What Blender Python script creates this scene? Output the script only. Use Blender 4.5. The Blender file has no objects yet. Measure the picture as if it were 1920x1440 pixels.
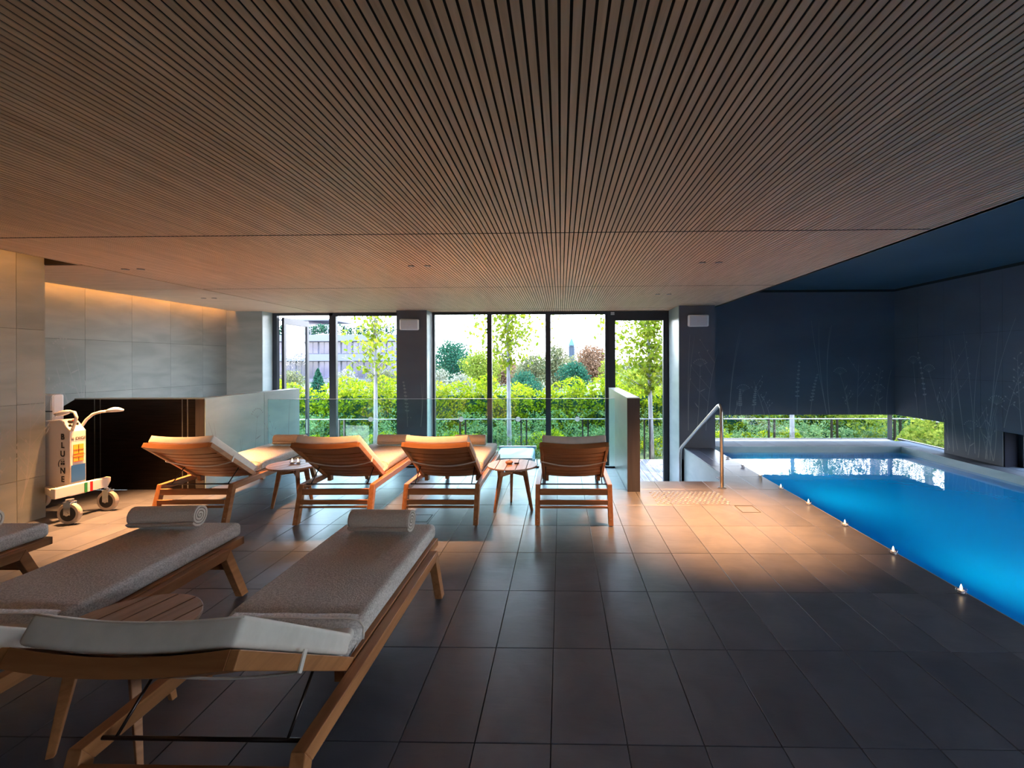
import bpy, bmesh, math, random
import numpy as np
from mathutils import Vector, Matrix
random.seed(4); RNG = np.random.default_rng(4)
SC = bpy.context.scene; COL = SC.collection
D = bpy.data
# ------------------------------------------------------------------ camera, sky, sun, exposure
F_PX, PX, PY, YAW, ROLL = 860.0, 1034.0, 678.0, 0.0206, -0.0037
cd = D.cameras.new('camera'); cam = D.objects.new('camera', cd); COL.objects.link(cam)
cd.sensor_fit = 'HORIZONTAL'; cd.sensor_width = 36; cd.lens = 36 * F_PX / 1920
cd.shift_x = (960 - PX) / 1920; cd.shift_y = (PY - 720) / 1920
cd.clip_start = .02; cd.clip_end = 1000
cam.matrix_world = Matrix.Translation((0, 0, 1.5)) @ Matrix.Rotation(YAW, 4, 'Z') @ Matrix.Rotation(math.pi / 2, 4, 'X') @ Matrix.Rotation(ROLL, 4, 'Z')
SC.camera = cam
W = D.worlds.new('sky'); SC.world = W; W.use_nodes = True
nt = W.node_tree; bg = nt.nodes['Background']
tc = nt.nodes.new('ShaderNodeTexCoord'); sp = nt.nodes.new('ShaderNodeSeparateXYZ'); rp = nt.nodes.new('ShaderNodeValToRGB')
nt.links.new(tc.outputs['Generated'], sp.inputs[0]); nt.links.new(sp.outputs[2], rp.inputs[0]); nt.links.new(rp.outputs[0], bg.inputs[0])
rp.color_ramp.elements[0].position = 0; rp.color_ramp.elements[0].color = (.94, .93, .98, 1)
rp.color_ramp.elements[1].position = .6; rp.color_ramp.elements[1].color = (.38, .60, 1.0, 1)
bg.inputs[1].default_value = 13.0
sl = D.lights.new('sun', 'SUN'); so = D.objects.new('sun', sl); COL.objects.link(so)
sl.energy = 12.0; sl.angle = .009; sl.color = (1, .90, .72)
so.rotation_euler = Vector((.38, 1.0, 1.45)).to_track_quat('Z', 'Y').to_euler()
vs = SC.view_settings; vs.view_transform = 'Standard'; vs.look = 'None'; vs.gamma = 1; vs.exposure = 0.4; vs.use_curve_mapping = False
SC.cycles.max_bounces = 10; SC.cycles.transparent_max_bounces = 24; SC.cycles.diffuse_bounces = 5

# warm ceiling spots (one light per lens of the twin downlights built further down)
SPOTS = [(-4.37, 4.60, 'left'), (-1.41, 4.55, 'mid'), (1.46, 4.50, 'right'), (1.47, 6.60, 'stair'), (-5.22, 6.70, 'far')]
SPOT_W = {'left': 2000, 'mid': 900, 'right': 2000, 'stair': 60, 'far': 60}
for (x, y, n) in SPOTS:
    for dx in (-.08, .08):
        l = D.lights.new('downlight_beam', 'SPOT'); o = D.objects.new('downlight_beam', l); COL.objects.link(o)
        l.energy = SPOT_W[n] / 2; l.color = (1, .43, .15); l.spot_size = math.radians(66); l.spot_blend = 1; l.shadow_soft_size = .03
        o.location = (x + dx, y, 2.44)
        if n == 'left': o.rotation_euler = (-.05, math.radians(-8), 0); l.spot_size = math.radians(64)
# added underwater fill lights that brighten the pool, no fittings there
for (x, y) in ((2.75, 1.4), (2.75, 3.4), (2.75, 5.4), (2.75, 7.3)):
    l = D.lights.new('pool_fill_light', 'AREA'); o = D.objects.new('pool_fill_light', l); COL.objects.link(o)
    l.shape = 'DISK'; l.size = .3; l.energy = 14; l.color = (.65, 1, .98)
    o.location = (x, y, -.75); o.rotation_euler = (0, math.radians(-80), 0)

# ------------------------------------------------------------------ materials
def mat(name, base=(.5, .5, .5), rough=.5, metal=0, spec=.5, **k):
    m = D.materials.new(name); m.use_nodes = True
    b = m.node_tree.nodes['Principled BSDF']
    b.inputs['Base Color'].default_value = (*base, 1); b.inputs['Roughness'].default_value = rough
    b.inputs['Metallic'].default_value = metal; b.inputs['Specular IOR Level'].default_value = spec
    return m
def N(m, t, **k):
    n = m.node_tree.nodes.new(t)
    for a, v in k.items(): setattr(n, a, v)
    return n
def L(m, a, b): m.node_tree.links.new(a, b)
def noisy(m, c1, c2, scale=(4, 4, 4), detail=6, bump=.0, bscale=None, rnd=.0, dist=.02, lo=.35, hi=.65, distort=0, coords='Object'):
    """colour noise between c1 and c2, optional bump and optional per-object value variation"""
    b = m.node_tree.nodes['Principled BSDF']
    t = N(m, 'ShaderNodeTexCoord'); mp = N(m, 'ShaderNodeMapping'); mp.inputs['Scale'].default_value = scale
    nz = N(m, 'ShaderNodeTexNoise'); nz.inputs['Scale'].default_value = 1; nz.inputs['Detail'].default_value = detail; nz.inputs['Distortion'].default_value = distort
    if coords == 'World':
        g = N(m, 'ShaderNodeNewGeometry'); L(m, g.outputs['Position'], mp.inputs[0])
    else: L(m, t.outputs[coords], mp.inputs[0])
    oi = N(m, 'ShaderNodeObjectInfo')
    if rnd:
        mul = N(m, 'ShaderNodeMath', operation='MULTIPLY'); mul.inputs[1].default_value = 37.0
        L(m, oi.outputs['Random'], mul.inputs[0])
        nz.noise_dimensions = '4D'; L(m, mul.outputs[0], nz.inputs['W'])
    L(m, mp.outputs[0], nz.inputs['Vector'])
    r = N(m, 'ShaderNodeValToRGB'); r.color_ramp.elements[0].position = lo; r.color_ramp.elements[1].position = hi
    r.color_ramp.elements[0].color = (*c1, 1); r.color_ramp.elements[1].color = (*c2, 1)
    L(m, nz.outputs[0], r.inputs[0]); out = r.outputs[0]
    if rnd:
        hs = N(m, 'ShaderNodeHueSaturation'); mr = N(m, 'ShaderNodeMapRange')
        mr.inputs[3].default_value = 1 - rnd; mr.inputs[4].default_value = 1 + rnd
        L(m, oi.outputs['Random'], mr.inputs[0]); L(m, mr.outputs[0], hs.inputs['Value']); L(m, out, hs.inputs['Color']); out = hs.outputs[0]
    L(m, out, b.inputs['Base Color'])
    if bump:
        bp = N(m, 'ShaderNodeBump'); bp.inputs['Strength'].default_value = bump; bp.inputs['Distance'].default_value = dist
        if bscale:
            mp2 = N(m, 'ShaderNodeMapping'); mp2.inputs['Scale'].default_value = bscale
            L(m, mp.inputs[0].links[0].from_socket, mp2.inputs[0])
            n2 = N(m, 'ShaderNodeTexNoise'); n2.inputs['Scale'].default_value = 1; n2.inputs['Detail'].default_value = 8; n2.inputs['Distortion'].default_value = distort
            if rnd: n2.noise_dimensions = '4D'; L(m, mul.outputs[0], n2.inputs['W'])
            L(m, mp2.outputs[0], n2.inputs['Vector']); src = n2.outputs[0]
        else: src = nz.outputs[0]
        L(m, src, bp.inputs['Height']); L(m, bp.outputs[0], b.inputs['Normal'])
    return m
def wood(name, c1, c2, scale, rough=.45, rnd=.12, spec=.4):
    return noisy(mat(name, rough=rough, spec=spec), c1, c2, scale, 5, bump=.25, dist=.001, rnd=rnd, distort=.6)

M = {}
M['slate'] = noisy(mat('slate_tile', rough=.34, spec=.55), (.082, .092, .120), (.120, .130, .160), (3, 3, 3), 5, bump=.30, bscale=(5, 16, 8), rnd=.14, dist=.004, distort=1.2)
M['coping'] = noisy(mat('matte_coping', rough=.75, spec=.25), (.085, .095, .11), (.11, .12, .135), (3, 3, 3), 4, rnd=.06)
M['grout'] = mat('dark_grout', (.015, .015, .018), .9)
M['stone'] = noisy(mat('wall_stone', rough=.5, spec=.35), (.20, .225, .215), (.26, .285, .27), (1.2, 1.2, 5), 6, bump=.15, dist=.004, rnd=.05, distort=.8)
M['stone_shaded'] = noisy(mat('shaded_wall_stone', rough=.6, spec=.3), (.105, .112, .135), (.13, .138, .16), (.9, .9, 2), 5, bump=.08, dist=.004)  # wall stone darkened; its lack of light is put into the colour
M['stone_pale_lit'] = noisy(mat('pale_lit_stone', rough=.32, spec=.5), (.30, .37, .36), (.38, .45, .43), (1.5, 1.5, 5), 6, rnd=.04, distort=.8)  # wall stone made paler; daylight on window-side faces is painted into the tone
M['joint'] = mat('joint_shadow', (.02, .02, .02), .9)
M['slat'] = wood('ceiling_oak_slat', (.52, .345, .215), (.66, .45, .295), (40, 2.0, 40), .5, .10)
M['veneer'] = wood('ceiling_veneer', (.50, .335, .21), (.62, .425, .28), (3, 30, 10), .5, .04)
M['slatgap'] = mat('ceiling_felt', (.012, .009, .008), .95)
M['dkceil'] = noisy(mat('pool_ceiling_paint', rough=.45), (.05, .085, .11), (.065, .105, .13), (1, 1, 1), 3)
M['teak'] = wood('teak', (.30, .125, .045), (.42, .19, .075), (30, 3, 30), .42)
M['teak_x'] = wood('teak_cross_grain', (.27, .105, .038), (.38, .165, .065), (3, 30, 30), .42)
M['weath'] = wood('table_teak', (.27, .16, .11), (.38, .24, .17), (30, 4, 30), .45)
M['cream'] = noisy(mat('cream_cushion_cloth', rough=.85, spec=.2), (.66, .64, .59), (.72, .70, .65), (20, 20, 20), 3)
M['terry'] = noisy(mat('terry_cover_cloth', rough=.95, spec=.15), (.44, .42, .40), (.66, .63, .60), (130, 130, 130), 3, bump=.9, dist=.004)
M['towel'] = noisy(mat('towel_cloth', rough=.95, spec=.1), (.50, .43, .37), (.62, .54, .47), (150, 150, 150), 3, bump=.6, dist=.003)
M['towel_in'] = mat('towel_edge', (.62, .57, .50), .95)
M['piping'] = mat('piping', (.62, .58, .52), .8)
M['steel'] = mat('brushed_steel', (.55, .53, .5), .28, 1)
M['railmetal'] = mat('galvanised_rail', (.22, .21, .20), .5, .3)
M['jamb'] = mat('matte_dark_jamb', (.012, .013, .02), .9, 0, .1)
M['rod'] = mat('dark_metal_rod', (.06, .05, .05), .35, 1)
M['black'] = mat('black_rubber', (.012, .012, .013), .6)
M['frame'] = mat('anthracite_frame', (.022, .026, .036), .38, 0, .5)
M['bronze'] = noisy(mat('dark_bronze_panel', rough=.33, metal=.75), (.016, .011, .010), (.030, .021, .017), (3, 3, 60), 4)
M['bronze_edge'] = noisy(mat('brown_edge_panel', rough=.45, metal=.0), (.035, .031, .030), (.05, .044, .042), (30, 30, 2), 4)
M['white'] = mat('white_plastic', (.80, .80, .80), .4)

M['cart'] = mat('cart_white_paint', (.74, .70, .66), .4)
M['spk'] = mat('speaker_shell', (.85, .85, .83), .5); M['grille'] = mat('speaker_grille', (.60, .60, .62), .7)
M['red'] = mat('red_paint', (.65, .02, .02), .4); M['green'] = mat('green_paint', (.02, .25, .06), .5)
M['blue'] = mat('blue_panel', (.015, .10, .33), .5); M['yellow'] = mat('yellow_label', (.80, .42, .03), .5)
M['ink'] = mat('black_print', (.01, .01, .012), .6); M['tyre'] = mat('grey_tyre', (.42, .37, .32), .6); M['chrome'] = mat('chrome', (.8, .8, .8), .12, 1)
M['film'] = mat('plastic_film', (.72, .76, .85), .18); M['mural'] = mat('mural_line', (.5, .5, .5), .7)
M['deck'] = noisy(mat('deck_board', rough=.6), (.10, .07, .06), (.22, .17, .16), (20, 2, 20), 4, rnd=.2)
M['bark'] = noisy(mat('birch_bark', rough=.8), (.16, .14, .13), (.30, .28, .26), (8, 8, 2), 5)
M['soil'] = noisy(mat('ground_cover', rough=.95), (.03, .05, .01), (.06, .09, .02), (2, 2, 2), 6)
M['path'] = mat('pink_paving', (.16, .12, .11), .9)
M['basin'] = noisy(mat('pool_basin_liner', rough=.5), (.0, .30, .62), (.0, .35, .68), (1, 1, 1), 3)
M['lens'] = mat('lamp_lens', (.25, .22, .2), .3)
def emit(name, col, s):
    m = D.materials.new(name); m.use_nodes = True; n = m.node_tree.nodes; n.remove(n['Principled BSDF'])
    e = n.new('ShaderNodeEmission'); e.inputs[0].default_value = (*col, 1); e.inputs[1].default_value = s
    L(m, e.outputs[0], n['Material Output'].inputs[0]); return m
M['led'] = emit('led_strip', (1, .36, .08), 42.0)
M['flame'] = emit('candle_flame', (1, .72, .42), 6.0)
def clear(name, tint, ior=1.45, rough=0, bump=None):
    m = D.materials.new(name); m.use_nodes = True; n = m.node_tree.nodes; n.remove(n['Principled BSDF'])
    tr = n.new('ShaderNodeBsdfTransparent'); tr.inputs[0].default_value = (*tint, 1)
    gl = n.new('ShaderNodeBsdfGlossy'); gl.inputs['Roughness'].default_value = rough
    fr = n.new('ShaderNodeFresnel'); gg = n.new('ShaderNodeNewGeometry'); mi = n.new('ShaderNodeMix'); mi.inputs[2].default_value = ior; mi.inputs[3].default_value = 1 / ior
    L(m, gg.outputs['Backfacing'], mi.inputs[0]); L(m, mi.outputs[0], fr.inputs[0])
    mx = n.new('ShaderNodeMixShader'); L(m, fr.outputs[0], mx.inputs[0]); L(m, tr.outputs[0], mx.inputs[1]); L(m, gl.outputs[0], mx.inputs[2])
    L(m, mx.outputs[0], n['Material Output'].inputs[0])
    if bump:
        g = n.new('ShaderNodeNewGeometry'); mp = n.new('ShaderNodeMapping'); mp.inputs['Scale'].default_value = bump[0]
        nz = n.new('ShaderNodeTexNoise'); nz.inputs['Scale'].default_value = 1; nz.inputs['Detail'].default_value = 2
        bp = n.new('ShaderNodeBump'); bp.inputs['Strength'].default_value = bump[1]; bp.inputs['Distance'].default_value = bump[2]
        L(m, g.outputs['Position'], mp.inputs[0]); L(m, mp.outputs[0], nz.inputs['Vector']); L(m, nz.outputs[0], bp.inputs['Height'])
        L(m, bp.outputs[0], gl.inputs['Normal']); L(m, bp.outputs[0], fr.inputs['Normal'])
    return m
M['glass'] = clear('window_glass', (.97, .985, .98), 1.28)
M['bglass'] = clear('balustrade_glass', (.80, .93, .92), 1.3)
M['water'] = clear('pool_water', (.86, .96, 1), 1.33, 0, ((5, 5, 5), .12, .01))
_n = M['water'].node_tree.nodes; _m = next(n for n in _n if n.type == 'MIX_SHADER'); _t = next(n for n in _n if n.type == 'BSDF_TRANSPARENT')
_b = _n.new('ShaderNodeBsdfTranslucent'); _b.inputs[0].default_value = (0, .52, .82, 1); _x = _n.new('ShaderNodeMixShader'); _x.inputs[0].default_value = .55   # slight milkiness of the water
L(M['water'], _t.outputs[0], _x.inputs[1]); L(M['water'], _b.outputs[0], _x.inputs[2]); L(M['water'], _x.outputs[0], _m.inputs[1])
def leafmat(name, c1, c2, trans=.5, k=.46):
    c1 = [a * k for a in c1]; c2 = [a * k for a in c2]
    m = D.materials.new(name); m.use_nodes = True; n = m.node_tree.nodes; n.remove(n['Principled BSDF'])
    g = n.new('ShaderNodeNewGeometry'); r = n.new('ShaderNodeValToRGB'); r.color_ramp.elements[0].color = (*c1, 1); r.color_ramp.elements[1].color = (*c2, 1)
    L(m, g.outputs['Random Per Island'], r.inputs[0])
    d = n.new('ShaderNodeBsdfDiffuse'); t = n.new('ShaderNodeBsdfTranslucent'); mx = n.new('ShaderNodeMixShader'); mx.inputs[0].default_value = trans
    L(m, r.outputs[0], d.inputs[0]); L(m, r.outputs[0], t.inputs[0]); L(m, d.outputs[0], mx.inputs[1]); L(m, t.outputs[0], mx.inputs[2])
    L(m, mx.outputs[0], n['Material Output'].inputs[0]); return m
M['dot'] = leafmat('sticker_white', (.8, .8, .8), (.8, .8, .8), .6, 1)
M['lf_hedge'] = leafmat('hedge_leaf', (.20, .34, .01), (.62, .66, .03), .55)
M['lf_fern'] = leafmat('fern_leaf', (.10, .26, .08), (.36, .50, .20), .4)
M['lf_tree'] = leafmat('young_tree_leaf', (.22, .34, .02), (.60, .62, .06), .5)
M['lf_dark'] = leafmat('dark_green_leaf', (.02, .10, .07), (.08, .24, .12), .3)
M['lf_yel'] = leafmat('yellow_green_leaf', (.20, .30, .03), (.48, .52, .08), .4)
M['lf_olive'] = leafmat('olive_leaf', (.14, .18, .08), (.42, .38, .18), .3)
M['lf_brown'] = leafmat('rust_leaf', (.28, .14, .07), (.55, .32, .20), .3)
M['lf_pale'] = leafmat('pale_leaf', (.30, .32, .20), (.62, .58, .42), .3)

# ------------------------------------------------------------------ mesh helpers
class MB:
    def __init__(s): s.v = []; s.f = []
    def add(s, vs_, fs): k = len(s.v); s.v += [tuple(p) for p in vs_]; s.f += [tuple(i + k for i in q) for q in fs]; return s
    def box(s, x0, x1, y0, y1, z0, z1):
        return s.add([(x, y, z) for x in (x0, x1) for y in (y0, y1) for z in (z0, z1)],
                     [(0, 1, 3, 2), (4, 6, 7, 5), (0, 4, 5, 1), (2, 3, 7, 6), (0, 2, 6, 4), (1, 5, 7, 3)])
    def bar(s, a, b, w, h, up=(0, 0, 1)):
        a = Vector(a); b = Vector(b); d = (b - a).normalized(); u = Vector(up); r = d.cross(u)
        if r.length < 1e-4: r = d.cross(Vector((1, 0, 0)))
        r.normalize(); u = r.cross(d).normalized()
        pts = []
        for p in (a, b):
            for (i, j) in ((-1, -1), (1, -1), (1, 1), (-1, 1)): pts.append(p + r * (i * w / 2) + u * (j * h / 2))
        return s.add(pts, [(3, 2, 1, 0), (4, 5, 6, 7), (0, 1, 5, 4), (1, 2, 6, 5), (2, 3, 7, 6), (3, 0, 4, 7)])
    def prism(s, poly, a, b, axis='X'):
        n = len(poly); pts = []
        for c in (a, b):
            for (p, q) in poly:
                pts.append((c, p, q) if axis == 'X' else ((p, c, q) if axis == 'Y' else (p, q, c)))
        return s.add(pts, [tuple(range(n)), tuple(range(2 * n - 1, n - 1, -1))] + [(i, i + n, (i + 1) % n + n, (i + 1) % n) for i in range(n)])
    def tube(s, pts, r, n=8, cap=True):
        pts = [Vector(p) for p in pts]; rs = r if isinstance(r, (list, tuple)) else [r] * len(pts); rings = []; prev = None
        for i, p in enumerate(pts):
            d = (pts[min(i + 1, len(pts) - 1)] - pts[max(i - 1, 0)]).normalized()
            if prev is None:
                u = d.cross(Vector((0, 0, 1)));
                if u.length < 1e-3: u = d.cross(Vector((0, 1, 0)))
            else: u = prev - d * prev.dot(d)
            u.normalize(); prev = u; w = d.cross(u)
            rings.append([p + (u * math.cos(2 * math.pi * k / n) + w * math.sin(2 * math.pi * k / n)) * rs[i] for k in range(n)])
        fs = [(i * n + k, i * n + (k + 1) % n, (i + 1) * n + (k + 1) % n, (i + 1) * n + k) for i in range(len(pts) - 1) for k in range(n)]
        if cap: fs += [tuple(range(n - 1, -1, -1)), tuple((len(pts) - 1) * n + k for k in range(n))]
        return s.add([q for rg in rings for q in rg], fs)
    def lathe(s, prof, c, n=16, axis='Z'):
        c = Vector(c); pts = []
        for (r, h) in prof:
            for k in range(n):
                a = 2 * math.pi * k / n; x, y = r * math.cos(a), r * math.sin(a)
                pts.append(c + (Vector((x, y, h)) if axis == 'Z' else (Vector((h, x, y)) if axis == 'X' else Vector((x, h, y)))))
        m = len(prof)
        fs = [(i * n + k, i * n + (k + 1) % n, (i + 1) * n + (k + 1) % n, (i + 1) * n + k) for i in range(m - 1) for k in range(n)]
        fs += [tuple(range(n - 1, -1, -1)), tuple((m - 1) * n + k for k in range(n))]
        return s.add(pts, fs)
    def build(s, name, m, parent=None, bevel=0, smooth=False, seg=2):
        me = D.meshes.new(name); me.from_pydata(s.v, [], s.f); me.validate(); me.update()
        bm = bmesh.new(); bm.from_mesh(me); bmesh.ops.recalc_face_normals(bm, faces=bm.faces); bm.to_mesh(me); bm.free()
        if smooth: me.polygons.foreach_set('use_smooth', [True] * len(me.polygons))
        me.materials.append(M[m] if isinstance(m, str) else m)
        o = D.objects.new(name, me); COL.objects.link(o)
        if parent: o.parent = parent
        if bevel:
            b = o.modifiers.new('bevel', 'BEVEL'); b.width = bevel; b.segments = seg; b.limit_method = 'ANGLE'; b.angle_limit = .7
        return o
def tag(o, label=None, cat=None, group=None, kind=None):
    if label: o['label'] = label
    if cat: o['category'] = cat
    if group: o['group'] = group
    if kind: o['kind'] = kind
    return o
def empty(name, loc=(0, 0, 0), rz=0, **k):
    o = D.objects.new(name, None); COL.objects.link(o); o.location = loc; o.rotation_euler = (0, 0, rz); o.empty_display_size = .1
    return tag(o, **k)
def dup(o, parent=None):
    c = o.copy(); COL.objects.link(c)
    if parent: c.parent = parent
    for ch in list(o.children): dup(ch, c)
    return c
def S(name, mb, m, label=None, **k): o = mb.build(name, m, **k); o['kind'] = 'structure'; return tag(o, label)

# ------------------------------------------------------------------ floor
PL = 2.605   # pool edge
fl = MB()
fl.box(-6.35, PL, -3.2, 5.33, -.20, -.012).box(-4.22, .91, 5.33, 6.5, -.20, -.012).box(.91, 2.13, 5.33, 5.76, -.20, -.012).box(2.13, PL, 5.33, 8.0, -.20, -.012)
fl.box(PL, 6.2, -3.2, .5, -.20, -.012).box(PL - .1, 6.2, 8.12, 8.65, -.2, -.012).box(5.93, 6.2, .5, 8.12, -.2, -.012)
floor = S('floor', fl, 'grout', 'dark joints under the grey slate floor tiles')
tile_cache = {}
def tile(x0, x1, y0, y1, parent=floor, name='tile', m='slate', z=0.0, t=.012):
    g = .0018; w = round(x1 - x0 - 2 * g, 4); h = round(y1 - y0 - 2 * g, 4); key = (w, h, t, m)
    if key not in tile_cache:
        mb = MB(); b = .0015
        mb.add([(-w/2, -h/2, -t), (w/2, -h/2, -t), (w/2, h/2, -t), (-w/2, h/2, -t), (-w/2, -h/2, -b), (w/2, -h/2, -b), (w/2, h/2, -b), (-w/2, h/2, -b),
                (-w/2+b, -h/2+b, 0), (w/2-b, -h/2+b, 0), (w/2-b, h/2-b, 0), (-w/2+b, h/2-b, 0)],
               [(0, 1, 5, 4), (1, 2, 6, 5), (2, 3, 7, 6), (3, 0, 4, 7), (4, 5, 9, 8), (5, 6, 10, 9), (6, 7, 11, 10), (7, 4, 8, 11), (8, 9, 10, 11)])
        o = mb.build(name, m, parent); tile_cache[key] = o.data
    else:
        o = D.objects.new(name, tile_cache[key]); COL.objects.link(o); o.parent = parent
    o.location = ((x0 + x1) / 2, (y0 + y1) / 2, z + random.uniform(-.0004, .0004)); return o
xs = [-.045 + .3 * k for k in range(-17, 7)] + [2.0]
rows = [.6 * k for k in range(1, 9)]       # .6 .. 4.8
for y in rows:
    for a, b in zip(xs[:-1], xs[1:]): tile(a, b, y, y + .6)
    tile(2.0, 2.3, y, y + .6); tile(2.3, PL, y, y + .6)
for k, (ya, yb) in enumerate(((5.4, 6.0), (6.0, 6.5))):
    for a, b in zip(xs[:-1], xs[1:]):
        if -4.3 < a < .7: tile(max(a, -4.22), min(b, .76), ya, yb)
for a, b in ((.91, 1.155), (1.155, 1.455), (1.455, 1.755), (1.755, 2.0)): tile(a, b, 5.4, 5.76)
for y in (5.4, 6.0, 6.6, 7.2):
    tile(2.13 if y > 5.5 else 2.0, 2.3, y, y + .6); tile(2.3, PL, y, y + .6)
tile(2.13, 2.6, 7.8, 8.0)
for x in (-6.2, -5.6):
    for y in (4.2, 4.8): tile(x, x + .6 if x < -6 else -5.145, y, min(y + .6, 5.32))
# coping beyond the pool and along the right
for k in range(6): tile(2.6 + .6 * k, min(3.2 + .6 * k, 6.2), 8.12, 8.65, m='coping')
for k in range(12): tile(5.93, 6.2, .9 + .6 * k, 1.5 + .6 * k, m='coping')
nearf = MB(); nearf.box(-6.35, 2.6, -3.2, .6, -.012, 0).box(PL, 6.2, -3.2, .5, -.012, 0)
tag(nearf.build('slate_apron', 'slate', floor))
# inspection covers: thin dark frames set in the tiles
for (x0, x1, y0, y1, lb) in ((-1.475, -1.262, 4.275, 4.48, 0), (1.79, 1.975, 4.58, 4.79, 0)):
    cv = MB(); g = .006
    cv.box(x0, x1, y0, y0 + g, .0, .0015).box(x0, x1, y1 - g, y1, 0, .0015).box(x0, x0 + g, y0, y1, 0, .0015).box(x1 - g, x1, y0, y1, 0, .0015)
    cv.build('hatch_frame', 'joint', floor)
# tactile studs before the stair
st = MB()
for j in range(9):
    for i in range(15):
        x = 1.02 + i * .052 + (j % 2) * .026; y = 4.86 + j * .052
        st.lathe([(.016, 0), (.013, .004), (.006, .006)], (x, y, .0), 8)
tag(st.build('tactile_studs', 'steel', smooth=True), 'patch of small round warning studs on the tiles before the stair', 'studs', kind='stuff')

# lower level, stair
S('floor_lower', MB().box(-6.35, 2.13, 5.3, 8.95, -1.2, -1.0), 'slate', 'lower slate floor between glass balustrade and windows')
fe = MB().box(-4.3, .76, 6.4, 6.5, -1.0, -.2).box(.91, 2.13, 5.66, 5.76, -1.0, -.2); S('trim_1', fe, 'stone', 'stone fascia under the floor edge')
stair = empty('stairs', (1.5, 6.6, -1.0)); tag(stair, 'short slate stair going down to the garden door', kind='structure')
for k in range(5):
    z = -.167 * (k + 1); y = 5.76 + .29 * k
    o = MB().box(.91, 2.13, y, y + .29, -1.0, z).build('step', 'slate', stair, bevel=.004); o.parent = stair; o.location = (-1.5, -6.6, 1.0)

# ------------------------------------------------------------------ walls
def panels(wall, fixed, face, us, zs, m='stone', t=.01, skip=None, axis='X'):
    """stone panels proud of a wall; face=+1/-1 the side they stand on"""
    for a, b in zip(us[:-1], us[1:]):
        for c, d in zip(zs[:-1], zs[1:]):
            if skip and skip(a, b, c, d): continue
            g = .0016; mb = MB()
            if axis == 'X': mb.box(min(fixed, fixed + face * t), max(fixed, fixed + face * t), a + g, b - g, c + g, d - g)
            else: mb.box(a + g, b - g, min(fixed, fixed + face * t), max(fixed, fixed + face * t), c + g, d - g)
            mb.build('wall_panel', m, wall)
wl = S('wall_left', MB().box(-6.6, -5.05, -3.4, 4.38, -.2, 3.0), 'joint', 'grey stone wall pier on the left')
ys = [4.38, 4.144] + [4.144 - .66 * k for k in range(1, 12)]; ys = sorted(ys)
panels(wl, -5.05, 1, ys, [0, .41, 1.115, 1.825, 2.53, 2.9])
panels(wl, 4.38, 1, [-6.25, -5.65, -5.05], [0, .41, 1.115, 1.825, 2.53, 2.9], axis='Y')
wr = S('wall_left_recess', MB().box(-6.6, -6.26, 4.38, 9.0, -1.2, 3.0), 'joint', 'long stone wall behind the stair parapet')
panels(wr, -6.26, 1, [4.391, 4.58, 5.24, 5.9, 6.56, 7.22, 7.88, 8.45], [-1.0, -.3, .41, 1.115, 1.81, 2.53, 2.9])
pl_ = S('wall_window_left', MB().box(-6.3, -5.58, 8.45, 8.9, -1.0, 2.9), 'stone', 'stone pier at the left end of the windows')
cl = S('column_left', MB().box(-3.05, -2.49, 8.45, 8.9, -1.0, 2.9), 'stone_shaded', 'dark column between the two window bays')
cr = S('column_right', MB().box(2.05, 2.66, 7.98, 8.9, -1.0, 2.9), 'stone_shaded', 'dark column between garden door and pool')
MB().box(2.043, 2.05, 7.99, 8.7, -1, 2.46).build('wall_panel', 'stone_pale_lit', cr)  # pale side panel paints sky light onto the column
MB().box(-2.49, -2.483, 8.46, 8.75, -1, 2.46).build('wall_panel', 'stone_pale_lit', cl)  # sky brightness on this column side painted as a pale panel
MB().box(-5.58, -5.573, 8.46, 8.75, -1, 2.46).build('wall_panel', 'stone_pale_lit', pl_)  # pale panel paints the sky-lit reveal of the pier
wb = S('wall_pool_back', MB().box(2.66, 6.55, 8.65, 9.0, .49, 3.0).box(2.66, 6.55, 8.65, 9.0, -1.5, -.2), 'stone_shaded', 'dark wall above the low window strip behind the pool')
wrt = S('wall_right', MB().box(6.21, 6.55, -3.4, -2.6, -1.5, 3.0).box(6.21, 6.55, 6.57, 7.56, -1.5, 3.0).box(6.21, 6.55, -2.6, 0, 2.4, 3.0).box(6.21, 6.55, 0, 6.57, .49, 3.0).box(6.21, 6.55, 7.56, 8.65, .49, 3.0)
        .box(6.21, 6.55, -2.6, 6.57, -1.5, -.02).box(6.21, 6.55, 7.56, 8.65, -1.5, -.02), 'joint', 'dark wall on the right of the pool with low windows and an added tall one')
skip = lambda a, b, c, d: (d < .6 and (a >= 7.5 or (-2.7 < a < 6.5))) or (-2.7 < a < -.1 and c < 1.8)
panels(wrt, 6.21, -1, [-3.2, -2.6, 0, 1.5, 2.5, 3.55, 4.6, 5.26, 5.92, 6.57, 6.91, 7.56, 8.1, 8.65], [0, .49, 1.2, 1.9, 2.78], m='stone_shaded', skip=skip)
S('wall_back', MB().box(-6.6, 6.55, -3.4, -3.2, -.2, 3.0), 'stone', 'wall behind the camera')
S('wall_under_pool_side', MB().box(2.13, 2.6, 5.76, 7.98, -1.0, -.2).box(2.06, 2.66, 7.98, 8.9, -1.0, -.2), 'stone_pale_lit', 'stone side of the stair under the pool deck, window light painted into its tone')  # wall stone lightened to paint in the light from the windows
MB().box(2.12, 2.13, 5.77, 7.98, -1.0, -.004).build('wall_panel', 'stone_pale_lit', D.objects['wall_under_pool_side'])

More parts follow.
